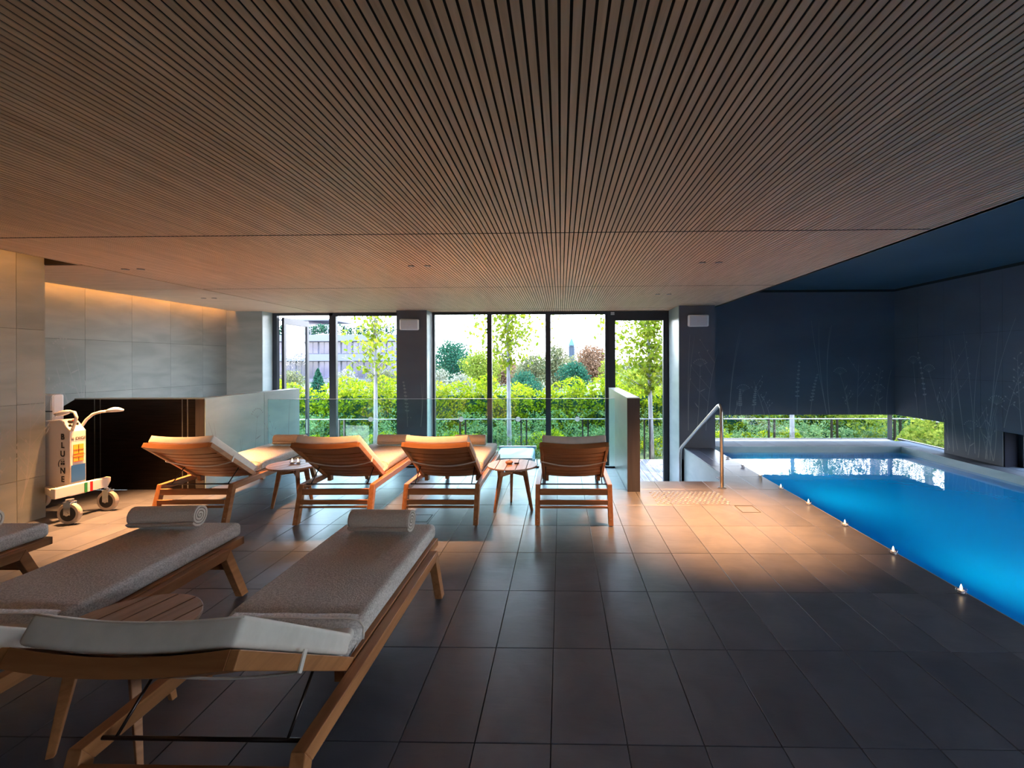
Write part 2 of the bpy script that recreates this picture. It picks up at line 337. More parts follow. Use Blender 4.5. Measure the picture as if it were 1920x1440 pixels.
# ------------------------------------------------------------------ ceiling
ZC = 2.46
ce = MB().box(-4.67, 2.72, -3.2, 8.9, ZC + .0036, ZC + .07).box(-6.05, -4.67, 4.40, 8.9, ZC + .028, ZC + .07).box(2.72, 2.76, -3.2, 8.9, ZC, 2.81)
ceiling = S('ceiling', ce, 'slatgap', 'lowered timber slat ceiling')
pitch = .0340; sw = .0250
nsl = int((2.72 + 4.66) / pitch)
seams = [-3.2, 3.42, 5.88, 8.30, 8.88]
me = None; allx = [-4.655 + pitch * k for k in range(nsl + 1)]
for k, x in enumerate(allx):
    if me is None:
        o = MB().box(-sw/2, sw/2, -1.0, seams[1] - .0118, 0, .0035).build('slat', 'slat', ceiling); me = o.data
    else:
        o = D.objects.new('slat', me); COL.objects.link(o); o.parent = ceiling
    o.location = (x + sw / 2, 0, ZC)
rest = MB()
for a, b in zip(seams[1:-1], seams[2:]):
    for x in allx: rest.box(x, x + sw, a + .010, b - .010, ZC, ZC + .0035)
for x in allx: rest.box(x, x + sw, -3.2, -1.01, ZC, ZC + .0035)
tag(rest.build('far_slats', 'slat', ceiling), kind='stuff')
for y in seams[1:-1]: MB().box(-4.66, 2.712, y - .0115, y + .0095, ZC + .0005, ZC + .0035).build('seam_shade_strip', 'slatgap', ceiling)  # dark strip fills each seam, standing in for its shade
for (a, b) in ((4.40, 5.88), (5.88, 8.30), (8.30, 8.88)):
    MB().box(-6.05, -4.68, a + .003, b - .003, ZC, ZC + .027).build('ceiling_panel', 'veneer', ceiling)
MB().box(2.715, 2.765, -3.2, 8.64, ZC, 2.80).build('fascia', 'veneer', ceiling)
S('ceiling_pool', MB().box(2.72, 6.25, -3.2, 8.65, 2.815, 2.86), 'dkceil', 'blue-black ceiling over the pool')
S('trim_2', MB().box(2.77, 6.2, 8.62, 8.65, 2.775, 2.815).box(6.18, 6.21, -3.2, 8.65, 2.775, 2.815), 'joint', 'dark strip painting the shadow gap at the top of the pool walls')  # solid dark strip stands in for shade at the wall tops
S('roof', MB().box(-7.0, 7.0, -3.5, 9.05, 3.0, 3.2).box(-7, 7, 9.05, 9.5, 3.0, 3.2), 'stone_shaded', 'roof slab with a short unseen overhang added to keep sun out')  # overhang is unseen, added to keep direct sun off the floor
S('wall_lintel', MB().box(-6.3, 2.66, 8.85, 9.05, 2.47, 3.0), 'frame', 'lintel above the windows')
S('trim_5', MB().box(-5.06, -4.66, 4.375, 4.41, ZC + .005, 2.95), 'slatgap', 'dark end block added to stop light leaking from the near cove')  # added block that stops the LED leak and keeps the cove end dark
# light coves on the left
for (x0, x1, ya, yb) in ((-4.70, -4.67, -3.2, 4.37), (-6.08, -6.05, 4.42, 8.44)):
    tr = S('trim_3', MB().box(x0, x1, ya, yb, ZC, ZC + .05), 'veneer', 'timber lip of the light cove')
    t = tag(MB().box(x0 - .012, x0 - .002, ya + .02, yb - .02, ZC + .035, ZC + .05).build('led_strip', 'led'),
            'warm LED strip hidden in the ceiling cove above the ' + ('near left stone pier' if ya < 0 else 'long recessed stone wall'), 'light strip')
# pool
pb = MB()
B = (PL, 5.93, .5, 8.12, -1.45)
pb.add([(B[0], B[2], B[4]), (B[1], B[2], B[4]), (B[1], B[3], B[4]), (B[0], B[3], B[4]), (B[0], B[2], -.12), (B[1], B[2], -.12), (B[1], B[3], -.12), (B[0], B[3], -.12)],
       [(0, 1, 2, 3), (0, 4, 5, 1), (1, 5, 6, 2), (2, 6, 7, 3), (3, 7, 4, 0)])
S('pool_basin', pb, 'basin', 'bright blue swimming pool basin')
S('trim_4', MB().box(PL, PL + .006, .5, 8.12, -.14, -.001).box(PL, 5.93, 8.114, 8.12, -.14, -.001).box(5.924, 5.93, .5, 8.12, -.14, -.001).box(PL, 5.93, .5, .506, -.14, -.001), 'stone_pale_lit', 'pale stone rim band around the pool water')
wat = MB().add([(B[0] + .006, B[2], -.11), (B[1] - .006, B[2], -.11), (B[1] - .006, B[3] - .006, -.11), (B[0] + .006, B[3] - .006, -.11)], [(0, 1, 2, 3)]).build('pool_water', 'water')
tag(wat, 'still blue water filling the swimming pool', 'water', kind='structure')

# ------------------------------------------------------------------ windows and door
FY0, FY1 = 8.76, 8.84
def rect_frame(mb, x0, x1, z0, z1, w, y0=FY0, y1=FY1):
    return mb.box(x0, x0 + w, y0, y1, z0, z1).box(x1 - w, x1, y0, y1, z0, z1).box(x0 + w, x1 - w, y0, y1, z1 - w, z1).box(x0 + w, x1 - w, y0, y1, z0, z0 + w)
def window(n, x0, x1, z0=-1.0, z1=2.455, w=.045, label='', glassy=True):
    r = empty('window_%d' % n, ((x0 + x1) / 2, 8.8, z0)); tag(r, label, kind='structure')
    a = rect_frame(MB(), x0, x1, z0, z1, w).build('window_frame', 'frame', r); a.location = -r.location
    if glassy:
        g = MB().box(x0 + w, x1 - w, 8.79, 8.80, z0 + w, z1 - w).build('pane', 'glass', r); g.location = -r.location
    return r
window(1, -4.40, -3.05, label='tall fixed window showing the left young tree', w=.06)
window(2, -2.47, -1.37, label='tall window left of the middle young tree'); window(3, -1.37, -.25, label='tall window in front of the middle young tree'); window(4, -.25, .90, label='tall window showing the church tower', w=.055)
d1 = empty('door_1', (-5.5, 8.8, -1)); tag(d1, 'open glazed garden door at the left end', kind='structure')
a = MB().box(-5.573, -5.49, FY0, FY1, -1, 2.455).box(-5.49, -4.40, FY0, FY1, 2.41, 2.455).box(-4.47, -4.40, FY0, FY1, -1, 2.455).build('door_frame', 'frame', d1); a.location = -d1.location
lf = MB(); X0, X1 = -5.46, -5.41
lf.box(X0, X1, 8.86, 8.93, -.97, 2.38).box(X0, X1, 9.68, 9.75, -.97, 2.38).box(X0, X1, 8.93, 9.68, 2.26, 2.38).box(X0, X1, 8.93, 9.68, -.97, -.85)
a = lf.build('door_leaf', 'frame', d1); a.location = -d1.location
b_ = MB().box(-5.44, -5.43, 8.93, 9.68, -.85, 2.26).build('pane', 'glass', a)
b_ = MB().bar((-5.39, 9.62, .0), (-5.39, 9.62, .3), .02, .02).build('door_handle', 'steel', a)
d2 = empty('door_2', (1.5, 8.8, -1)); tag(d2, 'glazed garden door at the foot of the stair', kind='structure')
a = MB().box(.90, 1.035, FY0 - .01, FY1, -1, 2.455).box(1.945, 2.045, FY0 - .01, FY1, -1, 2.455).box(1.035, 1.945, FY0 - .01, FY1, 2.28, 2.455).box(1.035, 1.945, FY0, FY1, -1, -.93).build('door_frame', 'frame', d2); a.location = -d2.location
g = MB().box(1.035, 1.945, 8.79, 8.80, -.93, 2.28).build('pane', 'glass', d2); g.location = -d2.location
sn = empty('door_sensor', (.985, 8.75, 2.42)); tag(sn, 'tiny white sensor above the right garden door frame', 'sensor')
MB().box(-.035, .035, -.02, 0, -.01, .015).build('sensor_body', 'white', sn, bevel=.004); MB().box(-.035, .035, -.02, 0, -.035, -.02).build('sensor_foot', 'white', sn)
w5 = empty('window_5', (4.4, 8.9, 0)); tag(w5, 'low window strip behind the pool', kind='structure')
a = MB().box(2.66, 6.3, 8.88, 8.92, -.02, .01).box(6.25, 6.30, 8.86, 8.92, -.02, .49).build('window_frame', 'frame', w5); a.location = -w5.location
a = MB().box(2.66, 6.25, 8.895, 8.905, .01, .49).build('pane', 'glass', w5); a.location = -w5.location
w6 = empty('window_6', (6.45, 8.1, 0)); tag(w6, 'low window by the far corner of the pool', kind='structure')
a = MB().box(6.42, 6.48, 7.56, 8.9, -.02, .01).build('window_frame', 'frame', w6); a.location = -w6.location
a = MB().box(6.44, 6.45, 7.56, 8.9, .01, .49).build('pane', 'glass', w6); a.location = -w6.location
w7 = empty('window_7', (6.45, 5.6, 0)); tag(w7, 'low window in the right wall with a dark jamb and added unseen tall end', kind='structure')
a = MB().box(6.40, 6.48, 6.48, 6.57, -.02, .49).box(6.42, 6.48, -2.6, 6.48, -.02, .02).build('window_frame', 'frame', w7); a.location = -w7.location
a = MB().box(6.215, 6.55, 6.555, 6.57, -.02, .49).build('window_jamb', 'jamb', w7); a.location = -w7.location
a = MB().box(6.44, 6.45, 0, 6.48, .02, .49).box(6.44, 6.45, -2.6, 0, .02, 2.4).build('pane', 'glass', w7); a.location = -w7.location  # unseen tall pane beside the camera, added to bring in side light
S('sill_pool', MB().box(2.66, 6.21, 8.65, 8.9, -.2, -.001).box(6.21, 6.5, 7.56, 8.65, -.02, -.001).box(6.21, 6.5, -2.6, 6.57, -.02, -.001), 'coping', 'pale sill of the low pool windows')

# ------------------------------------------------------------------ parapets, balustrade, handrail
ZP = 1.083
lp = empty('stair_parapet', (-4.6, 5.38, 0)); tag(lp, 'waist-high stair parapet clad in dark bronze and pale stone on the left', kind='structure')
def ch(o, r): o.location = -r.location; return o
core = MB().box(-5.78, -4.23, 5.345, 5.46, -.0, ZP - .012).box(-4.35, -4.22, 5.46, 7.3, -1.0, ZP - .012).prism([(-6.25, .80), (-6.25, 0), (-5.78, 0), (-5.78, ZP - .012)], 5.345, 5.46, 'Y')
ch(core.build('parapet_core', 'stone_pale_lit', lp), lp)
for (a, b) in ((-5.535, -5.475), (-5.465, -4.488), (-4.475, -4.425), (-4.41, -4.33)):
    ch(MB().box(a, b, 5.335, 5.345, .0, ZP - .012).build('cladding_panel', 'bronze', lp), lp)
ch(MB().prism([(-6.25, .80), (-6.25, 0), (-5.55, 0), (-5.55, ZP - .012), (-5.78, ZP - .012)], 5.335, 5.345, 'Y').build('cladding_panel', 'bronze', lp), lp)
ch(MB().box(-4.325, -4.222, 5.335, 5.345, .0, ZP - .012).build('edge_panel', 'bronze_edge', lp), lp)
for x in (-5.54, -5.47, -4.482, -4.418):
    ch(MB().box(x - .002, x + .002, 5.331, 5.336, .0, ZP - .012).build('metal_strip', 'steel', lp), lp)
for (a, b) in ((5.345, 6.42), (6.425, 7.3)):
    ch(MB().box(-4.22, -4.212, a, b, -1.0 if a > 6 else 0, ZP - .012).build('cladding_panel', 'stone_pale_lit', lp), lp)
ch(MB().box(-5.78, -4.21, 5.33, 5.47, ZP - .012, ZP).box(-4.36, -4.21, 5.47, 7.31, ZP - .012, ZP).build('cap', 'stone_pale_lit', lp), lp)
rp_ = empty('stair_parapet', (.83, 6.3, 0)); tag(rp_, 'free-standing narrow stub wall between lounge floor and stair', kind='structure')
ch(MB().box(.768, .897, 5.30, 7.3, -1.0, ZP - .012).build('parapet_core', 'stone', rp_), rp_)
ch(MB().box(.76, .905, 5.29, 5.30, 0, ZP - .012).build('end_panel', 'bronze_edge', rp_), rp_)
ch(MB().box(.76, .768, 5.30, 7.3, -1.0, ZP - .012).build('cladding_panel', 'stone_pale_lit', rp_), rp_)  # left face made paler, sky light painted into it
ch(MB().box(.897, .905, 5.30, 7.3, -1.0, ZP - .012).build('cladding_panel', 'stone', rp_), rp_)
ch(MB().box(.758, .907, 5.288, 7.302, ZP - .012, ZP).build('cap', 'stone_pale_lit', rp_), rp_)
gb = empty('glass_balustrade', (-1.7, 6.5, 0)); tag(gb, 'clear glass balustrade along the floor edge behind the loungers', 'balustrade')
for (a, b) in ((-4.21, -2.645), (-2.635, -.905), (-.895, .757)):
    ch(MB().box(a, b, 6.50, 6.512, .0, .975).build('glass_panel', 'bglass', gb), gb)
    ch(MB().box(a, b, 6.4995, 6.5125, .973, .978).build('glass_edge', 'film', gb), gb)
ch(MB().box(-4.21, .757, 6.49, 6.53, -.03, .02).build('base_channel', 'frame', gb), gb)
for x, n_ in ((-2.72, 0), (-1.42, 1), (-.61, 2), (.23, 3)):
    ch(MB().lathe([(.036, 0), (.036, .002)], (x, 6.497, .685), 20, 'Y').build('round_sticker', 'dot', gb), gb)
hr = empty('handrail', (1.895, 5.46, 0)); tag(hr, 'brushed steel handrail sloping down beside the stair to the garden door', 'handrail')
pts = [(0, 0, 0), (0, 0, .90)] + [(0, .07 * (1 - math.cos(t)), .90 + .07 * math.sin(t)) for t in (.5, 1.0, 1.5)] + [(0, .12, .955)] + [(0, 1.80, .15), (0, 1.86, .11), (0, 1.885, .05), (0, 1.89, -.02), (0, 1.89, -1.0)]
MB().tube(pts, .0215, 14).build('rail', 'steel', hr, smooth=True)
MB().lathe([(.05, 0), (.05, .006), (.03, .012)], (0, 0, 0), 20).build('base_plate', 'steel', hr, smooth=False)
MB().lathe([(.05, -1.0), (.05, -.992)], (0, 1.89, 0), 20).build('base_plate', 'steel', hr)

# tub beyond the balustrade
tb = empty('tub', (-.72, 7.6, -1.0)); tag(tb, 'pale blue tub wrapped in clear plastic film beyond the glass balustrade', 'tub')
M['tubblue'] = mat('tub_blue', (.08, .20, .32), .4)
MB().box(-.36, .26, -.5, .5, 0, .99).build('tub_body', 'tubblue', tb, bevel=.05, seg=3); MB().box(-.38, .28, -.52, -.48, .95, 1.01).build('tub_rim', 'film', tb, bevel=.01); MB().box(-.38, .28, .48, .52, .95, 1.01).build('tub_rim', 'film', tb, bevel=.01)
fm = MB()
for k in range(5):
    fm.bar((.16 + .045 * k, -.53, 1.0), (.20 + .06 * k, -.55, .35), .012, .01)
fm.build('plastic_film', 'film', tb)

# speakers
def speaker(x, y, label, mirror):
    r = empty('wall_speaker', (x, y, 2.2)); tag(r, label, 'speaker', 'white speakers on the columns')
    w = .18
    sh = MB().prism([(-w, -.09), (w, -.09), (w, .10), (-w, .10)], -.02, -.12, 'Y')
    MB().box(-.17, .17, -.13, -.03, -.10, .10).build('shell', 'spk', r, bevel=.022, seg=3)
    MB().box(-.145, .145, -.137, -.128, -.085, .085).build('grille', 'grille', r, bevel=.006)
    MB().box(-.04, .04, -.04, .0, -.04, .04).build('bracket', 'rod', r)
    MB().box(-.02, .02, -.139, -.137, -.004, .004).build('badge', 'steel', r)
    r.rotation_euler = (.12, 0, mirror)
speaker(-2.80, 8.45, 'small white box speaker high on the column between the window bays', .25)
speaker(2.36, 7.98, 'small white box speaker high on the column beside the pool', -.12)

# downlights
pos = {'left': 'nearest the cart corner on the left', 'mid': 'above the loungers in the middle', 'right': 'above the pool side deck on the right', 'stair': 'above the stair by the garden door', 'far': 'above the left stairwell near the window'}
for (x, y, n) in SPOTS:
    r = empty('twin_downlight', (x, y, ZC)); tag(r, 'small dark twin recessed downlight ' + pos[n], 'downlight', 'twin downlights in the timber ceiling')
    for dx in (-.08, .08):
        MB().lathe([(.034, -.003), (.034, .025)], (dx, 0, 0), 18).build('trim_ring', 'rod', r); MB().lathe([(.022, -.005), (.022, 0)], (dx, 0, 0), 14).build('lens', 'lens', r)

# ------------------------------------------------------------------ loungers
def cushion(x0, x1, y0, y1, z0, z1, name, m, parent, r=.028, nx=10, ny=18, puff=.006, seedv=0):
    """soft box with rounded edges, gently uneven top"""
    me = D.meshes.new(name); bm = bmesh.new()
    bmesh.ops.create_grid(bm, x_segments=nx, y_segments=ny, size=.5)
    for v in bm.verts: v.co = Vector((x0 + (v.co.x + .5) * (x1 - x0), y0 + (v.co.y + .5) * (y1 - y0), z1))
    ext = bmesh.ops.extrude_face_region(bm, geom=bm.faces[:]); vs2 = [e for e in ext['geom'] if isinstance(e, bmesh.types.BMVert)]
    for v in vs2: v.co.z = z0
    bmesh.ops.recalc_face_normals(bm, faces=bm.faces); bm.to_mesh(me); bm.free()
    rr = random.Random(seedv)
    ph = [rr.uniform(0, 6) for _ in range(4)]
    for v in me.vertices:
        x, y, z = v.co
        if z > (z0 + z1) / 2:
            e = min(x - x0, x1 - x, y - y0, y1 - y) / .06; e = max(0, min(1, e))
            v.co.z += puff * (math.sin(5 * x + ph[0]) * math.sin(4 * y + ph[1]) + .5 * math.sin(17 * y + ph[2] + 6 * x)) * e
    me.polygons.foreach_set('use_smooth', [True] * len(me.polygons)); me.materials.append(M[m])
    o = D.objects.new(name, me); COL.objects.link(o); o.parent = parent
    b = o.modifiers.new('bevel', 'BEVEL'); b.width = r; b.segments = 4; b.limit_method = 'ANGLE'; b.angle_limit = .9
    return o
AL = math.radians(34); PV = (.50, .362)       # backrest angle and pivot (y, z)
def make_lounger(label):
    r = empty('sun_lounger'); tag(r, label, 'sun lounger', 'teak sun loungers with cream cushions')
    rail = [(.075, .355), (1.515, .355), (1.685, 0), (1.618, 0), (1.478, .300), (.112, .300), (.03, 0), (-.035, 0)]
    for s in (-1, 1):
        a, b = (s * .312, s * .357)
        MB().prism([(.075, .355), (1.515, .355), (1.478, .300), (.112, .300)], min(a, b), max(a, b)).build('side_rail', 'teak', r, bevel=.003)
        MB().prism([(.075, .355), (.112, .300), (.025, .008), (-.035, .008)], min(a, b), max(a, b)).build('leg', 'teak', r, bevel=.003)
        MB().prism([(1.515, .355), (1.478, .300), (1.615, .008), (1.675, .008)], min(a, b), max(a, b)).build('leg', 'teak', r, bevel=.003)
        for y in (-.005, 1.645): MB().lathe([(.012, 0), (.012, .012)], ((a + b) / 2, y, 0), 10).build('glide', 'black', r)
        MB().lathe([(.005, -.003), (.005, .003)], ((a + b) / 2, -.016, .06), 8, 'Y').build('screw_cap', 'steel', r)
        a, b = (s * .272, s * .308)
        MB().box(min(a, b), max(a, b), .50, 1.70, .312, .360).build('deck_side', 'teak', r, bevel=.003)
        MB().box(s * .262 - .018, s * .262 + .018, .47, .53, .285, .34).build('hinge_block', 'teak', r, bevel=.003)
        MB().tube([(s * .268, .135, .345), (s * .268, .30, .475)], .005, 8).build('strut', 'rod', r, smooth=True)
    for k in range(12):
        y = .52 + k * .098; MB().box(-.272, .272, y, min(y + .082, 1.70), .335, .355).build('deck_slat', 'teak_x', r, bevel=.002)
    MB().box(-.308, .308, 1.685, 1.705, .312, .360).build('deck_end', 'teak_x', r, bevel=.003)
    # stretchers between the legs
    for (y0, z0, z1) in ((.05, .262, .318), (.015, .183, .224), (-.003, .155, .173)):
        MB().box(-.312, .312, y0, y0 + .022, z0, z1).build('stretcher', 'teak_x', r, bevel=.002)
    MB().box(-.312, .312, 1.565, 1.59, .20, .255).build('stretcher', 'teak_x', r, bevel=.002)
    MB().tube([(-.312, .135, .342), (.312, .135, .342)], .0065, 8).build('support_rod', 'rod', r, smooth=True)
    # backrest in its own tilted frame: t along the board, n normal
    ca, sa = math.cos(AL), math.sin(AL)
    T = lambda x, t, n: (x, PV[0] - t * ca + n * sa, PV[1] + t * sa + n * ca)
    def bx(x0, x1, t0, t1, n0, n1, mb=None):
        mb = mb or MB(); return mb.add([T(x, t, n) for x in (x0, x1) for t in (t0, t1) for n in (n0, n1)], [(0, 1, 3, 2), (4, 6, 7, 5), (0, 4, 5, 1), (2, 3, 7, 6), (0, 2, 6, 4), (1, 5, 7, 3)])
    for s in (-1, 1): bx(min(s * .282, s * .308), max(s * .282, s * .308), 0, .755, -.045, .0).build('backrest_side', 'teak', r, bevel=.003)
    nb = 9; wd = .745 / nb
    for k in range(nb):
        mb = MB(); t0 = .005 + k * wd; t1 = t0 + wd - .014; n = 8; last = k == nb - 1
        if last: t1 = .757
        vs_ = []; fs = []
        for i in range(n + 1):
            x = -.282 + .564 * i / n; dp = -.020 * (1 - (x / .282) ** 2)
            h = .045 if last else .018
            for (t, q) in ((t0, -h), (t1, -h), (t1, 0), (t0, 0)): vs_.append(T(x, t, dp + q - (0 if last else .006)))
        for i in range(n):
            for j in range(4): fs.append((i * 4 + j, i * 4 + (j + 1) % 4, (i + 1) * 4 + (j + 1) % 4, (i + 1) * 4 + j))
        fs += [(0, 1, 2, 3), (n * 4 + 3, n * 4 + 2, n * 4 + 1, n * 4)]
        mb.add(vs_, fs).build('backrest_rail' if last else 'backrest_slat', 'teak_x', r)
    # cushions
    bc = cushion(-.285, .285, .01, .745, 0, .078, 'back_cushion', 'cream', r, r=.014, nx=8, ny=12, puff=.003)
    mw = Matrix(((1, 0, 0, 0), (0, -ca, sa, PV[0]), (0, sa, ca, PV[1] + .001), (0, 0, 0, 1)))
    for v in bc.data.vertices:
        p = v.co.copy(); sag = -.018 * (1 - (p.x / .285) ** 2) if p.y > .5 else -.010 * (1 - (p.x / .285) ** 2)
        p.z += sag + (.004 if p.z < .04 else 0); v.co = mw @ p
    bc.data.flip_normals()
    pp = [T(x, .741, .074 - .018 * (1 - (x / .285) ** 2)) for x in [-.28 + .07 * i for i in range(9)]]
    MB().tube(pp, .003, 6).build('seam', 'piping', bc, smooth=True)
    cushion(-.275, .275, .44, 1.66, .361, .43, 'seat_cushion', 'cream', r, r=.02)
    tc_ = cushion(-.297, .297, .60, 1.705, .362, .456, 'terry_cover', 'terry', r, r=.030, nx=14, ny=30, puff=.005, seedv=3)
    for v in tc_.data.vertices:
        if v.co.y < .66 and v.co.z > .4: v.co.z -= .012
    # folded end of the cover, creased down towards the bend
    n = 16; vs_ = []; fs = []
    prof = [(.64, .452), (.60, .450), (.575, .436), (.565, .418), (.53, .412), (.50, .402), (.47, .395), (.47, .37), (.62, .37)]
    for i in range(n + 1):
        x = -.296 + .592 * i / n
        for j, (y, z) in enumerate(prof):
            wv = .010 * math.sin(i * 1.1 + j * 1.3) * (1 if 2 <= j <= 6 else .2)
            e = abs(x) / .296; dz = -.03 * max(0, (e - .85) / .15) ** 2 if j < 7 else 0
            vs_.append((x, y + wv * .6, z + wv * .4 + dz))
    m_ = len(prof)
    for i in range(n):
        for j in range(m_): fs.append((i * m_ + j, (i + 1) * m_ + j, (i + 1) * m_ + (j + 1) % m_, i * m_ + (j + 1) % m_))
    fs += [tuple(range(m_)), tuple(n * m_ + j for j in range(m_ - 1, -1, -1))]
    MB().add(vs_, fs).build('cover_fold', 'terry', tc_, smooth=True)
    hp = [(-.300, .60, .372), (-.302, .60, .42), (-.285, .598, .447), (-.24, .598, .456), (0, .606, .450), (.24, .598, .456), (.285, .598, .447), (.302, .60, .42), (.300, .60, .372)]
    MB().tube(hp, .0035, 6).build('hem', 'piping', tc_, smooth=True)
    # elastic strap round the back
    sp_ = [T(x, .42 - .07 * (1 - (x / .312) ** 2), (-.047 - .02 * math.sin(3.1 * (x + .312) / .624))) for x in [-.312 + .078 * i for i in range(9)]]
    b2 = MB()
    for p, q in zip(sp_[:-1], sp_[1:]): b2.bar(p, q, .012, .004, up=(0, ca, sa))
    so_ = b2.build('strap', 'piping', r)
    for s in (-1, 1):
        bx(min(s * .309, s * .314), max(s * .309, s * .314), .41, .43, -.05, .012).build('strap_loop', 'cream', so_)
    return r
LN = [('E', -1.11, 1.255, .0, 'near teak lounger in the foreground centre-left with the whole backrest in view'),
      ('F', -2.395, 1.27, .0, 'teak lounger in the near row, second from the right, partly cut by the left edge'),
      ('G', -3.66, 1.25, .0, 'teak lounger cut by the left picture edge, only its foot end showing'),
      ('A', -3.45, 4.18, .03, 'leftmost teak lounger of the window row, beside the stair parapet'),
      ('B', -2.11, 4.19, .02, 'second teak lounger from the left of the window row'),
      ('C', -1.12, 4.20, .0, 'third teak lounger from the left of the window row'),
      ('D', .115, 4.20, .0, 'rightmost teak lounger of the window row, beside the stub wall')]
first = None; LG = {}
for (k, x, y, a, lb) in LN:
    if first is None: first = o = make_lounger(lb)
    else: o = dup(first); o['label'] = lb
    o.location = (x, y, 0); o.rotation_euler = (0, 0, a); LG[k] = o

# rolled towels
def towel(x, y, z, ln, label, rz=0, first=None):
    r = empty('rolled_towel', (x, y, z + .072), rz); tag(r, label, 'towel', 'rolled towels on the lounger foot ends')
    def spiral(x0, x1, rout, turns, th):
        pts = []; n = int(turns * 22)
        for i in range(n + 1):
            a = 2 * math.pi * i / 22; rr = rout - th * i / 22 * 1.28
            pts.append((rr * math.cos(a + 3.6) * 1.06, rr * math.sin(a + 3.6) * .96 + (.002 * math.sin(3 * a))))
        return pts
    p = spiral(0, 1, .075, 3.7, .0150); th = .0135; vs_ = []; fs = []; ns = 6
    xs_ = [-ln/2, -ln/2 + .008, -.1, .1, ln/2 - .008, ln/2]
    for j, xx in enumerate(xs_):
        sh = .0025 if j in (0, ns - 1) else 0
        for i, (a, b) in enumerate(p):
            d = math.hypot(a, b); o_ = (d - sh) / d; in_ = max(.001, (d - th + sh)) / d
            jit = .0 if j in (0, 5) else .0
            vs_.append((xx, a * o_, b * o_)); vs_.append((xx, a * in_, b * in_))
    n2 = len(p) * 2
    for j in range(ns - 1):
        for i in range(len(p) - 1):
            k = j * n2 + i * 2; q = k + n2
            fs.append((k, k + 2, q + 2, q)); fs.append((k + 1, q + 1, q + 3, k + 3))
        k = j * n2; fs.append((k, k + n2, k + n2 + 1, k + 1)); k = j * n2 + (len(p) - 1) * 2; fs.append((k, k + 1, k + n2 + 1, k + n2))
    MB().add(vs_, fs).build('towel_body', 'towel', r, smooth=False)
    for xx in (-ln/2, ln/2):
        ends = MB()
        for i in range(len(p) - 1):
            (a, b), (c, d_) = p[i], p[i + 1]; d0 = math.hypot(a, b); d1_ = math.hypot(c, d_)
            i0 = (d0 - th) / d0; i1 = (d1_ - th) / d1_
            s = .0015 if xx > 0 else -.0015
            ends.add([(xx + s, a, b), (xx + s, a * i0, b * i0), (xx + s, c * i1, d_ * i1), (xx + s, c, d_)], [(0, 1, 2, 3)])
        ends.build('towel_edge', 'towel_in', r)
    return r
ZT = .460
towel(-1.105, 2.80, ZT, .37, 'rolled beige towel on the foot end of the near centre-left lounger', -.03)
towel(-2.50, 2.86, ZT, .39, 'rolled beige towel with open spiral end on the second lounger of the near row', .10)
towel(-3.72, 2.75, ZT, .38, 'rolled towel on the lounger at the left edge of the picture', .12)
towel(-3.42, 5.72, ZT, .38, 'rolled towel showing left of the second backrest in the window row', 0)
towel(-2.10, 5.72, ZT, .38, 'rolled towel showing left of the orange-lit lounger back', 0)
towel(-1.13, 5.70, ZT, .38, 'rolled towel showing right of the orange-lit lounger back', 0)

# ------------------------------------------------------------------ side tables
def make_table(label):
    r = empty('side_table'); tag(r, label, 'side table', 'round teak side tables'); R = .255; w = 2 * R / 5
    for k in range(5):
        a, b = -R + k * w + .0035, -R + (k + 1) * w - .0035; up = []; n = 7
        for i in range(n + 1):
            x = a + (b - a) * i / n; up.append((x, math.sqrt(max(0, R * R - x * x))))
        poly = [(x, -y) for x, y in up] + [(x, y) for x, y in reversed(up)]
        if k == 0: poly = [p for i, p in enumerate(poly)]
        MB().prism(poly, .432, .45, 'Z').build('table_plank', 'weath', r, bevel=.002)
    for k in range(3):
        a = math.radians(100 + 120 * k); c, s = math.cos(a), math.sin(a)
        v = []; dirv = Vector((c, s, 0)); pr = Vector((-s, c, 0))
        for (rad, z, h) in ((.125, .432, .024), (.148, .34, .021), (.215, 0, .013)):
            for (i, j) in ((-1, -1), (1, -1), (1, 1), (-1, 1)): v.append(dirv * (rad + i * h) + pr * (j * h * .8) + Vector((0, 0, z)))
        MB().add(v, [(0, 1, 2, 3), (11, 10, 9, 8)] + [(q * 4 + i, q * 4 + (i + 1) % 4, q * 4 + 4 + (i + 1) % 4, q * 4 + 4 + i) for q in range(2) for i in range(4)]).build('leg', 'teak', r, bevel=.003)
        MB().bar((0, 0, .375), tuple(dirv * .14 + Vector((0, 0, .36))), .026, .035).build('brace', 'teak', r, bevel=.002)
    MB().bar((-.2, .0, .424), (.2, .0, .424), .03, .016).build('batten', 'teak', r)
    return r
t1 = make_table('round teak side table half hidden behind the near lounger backrest'); t1.location = (-1.755, 1.80, 0); t1.rotation_euler = (0, 0, -.25)
t2 = dup(t1); t2['label'] = 'round teak side table carrying two tealights between the two leftmost loungers of the window row'; t2.location = (-2.76, 4.69, 0); t2.rotation_euler = (0, 0, -.5)
t3 = dup(t1); t3['label'] = 'round slatted teak side table carrying a small bowl beside the rightmost lounger'; t3.location = (-.50, 4.69, 0); t3.rotation_euler = (0, 0, .0)

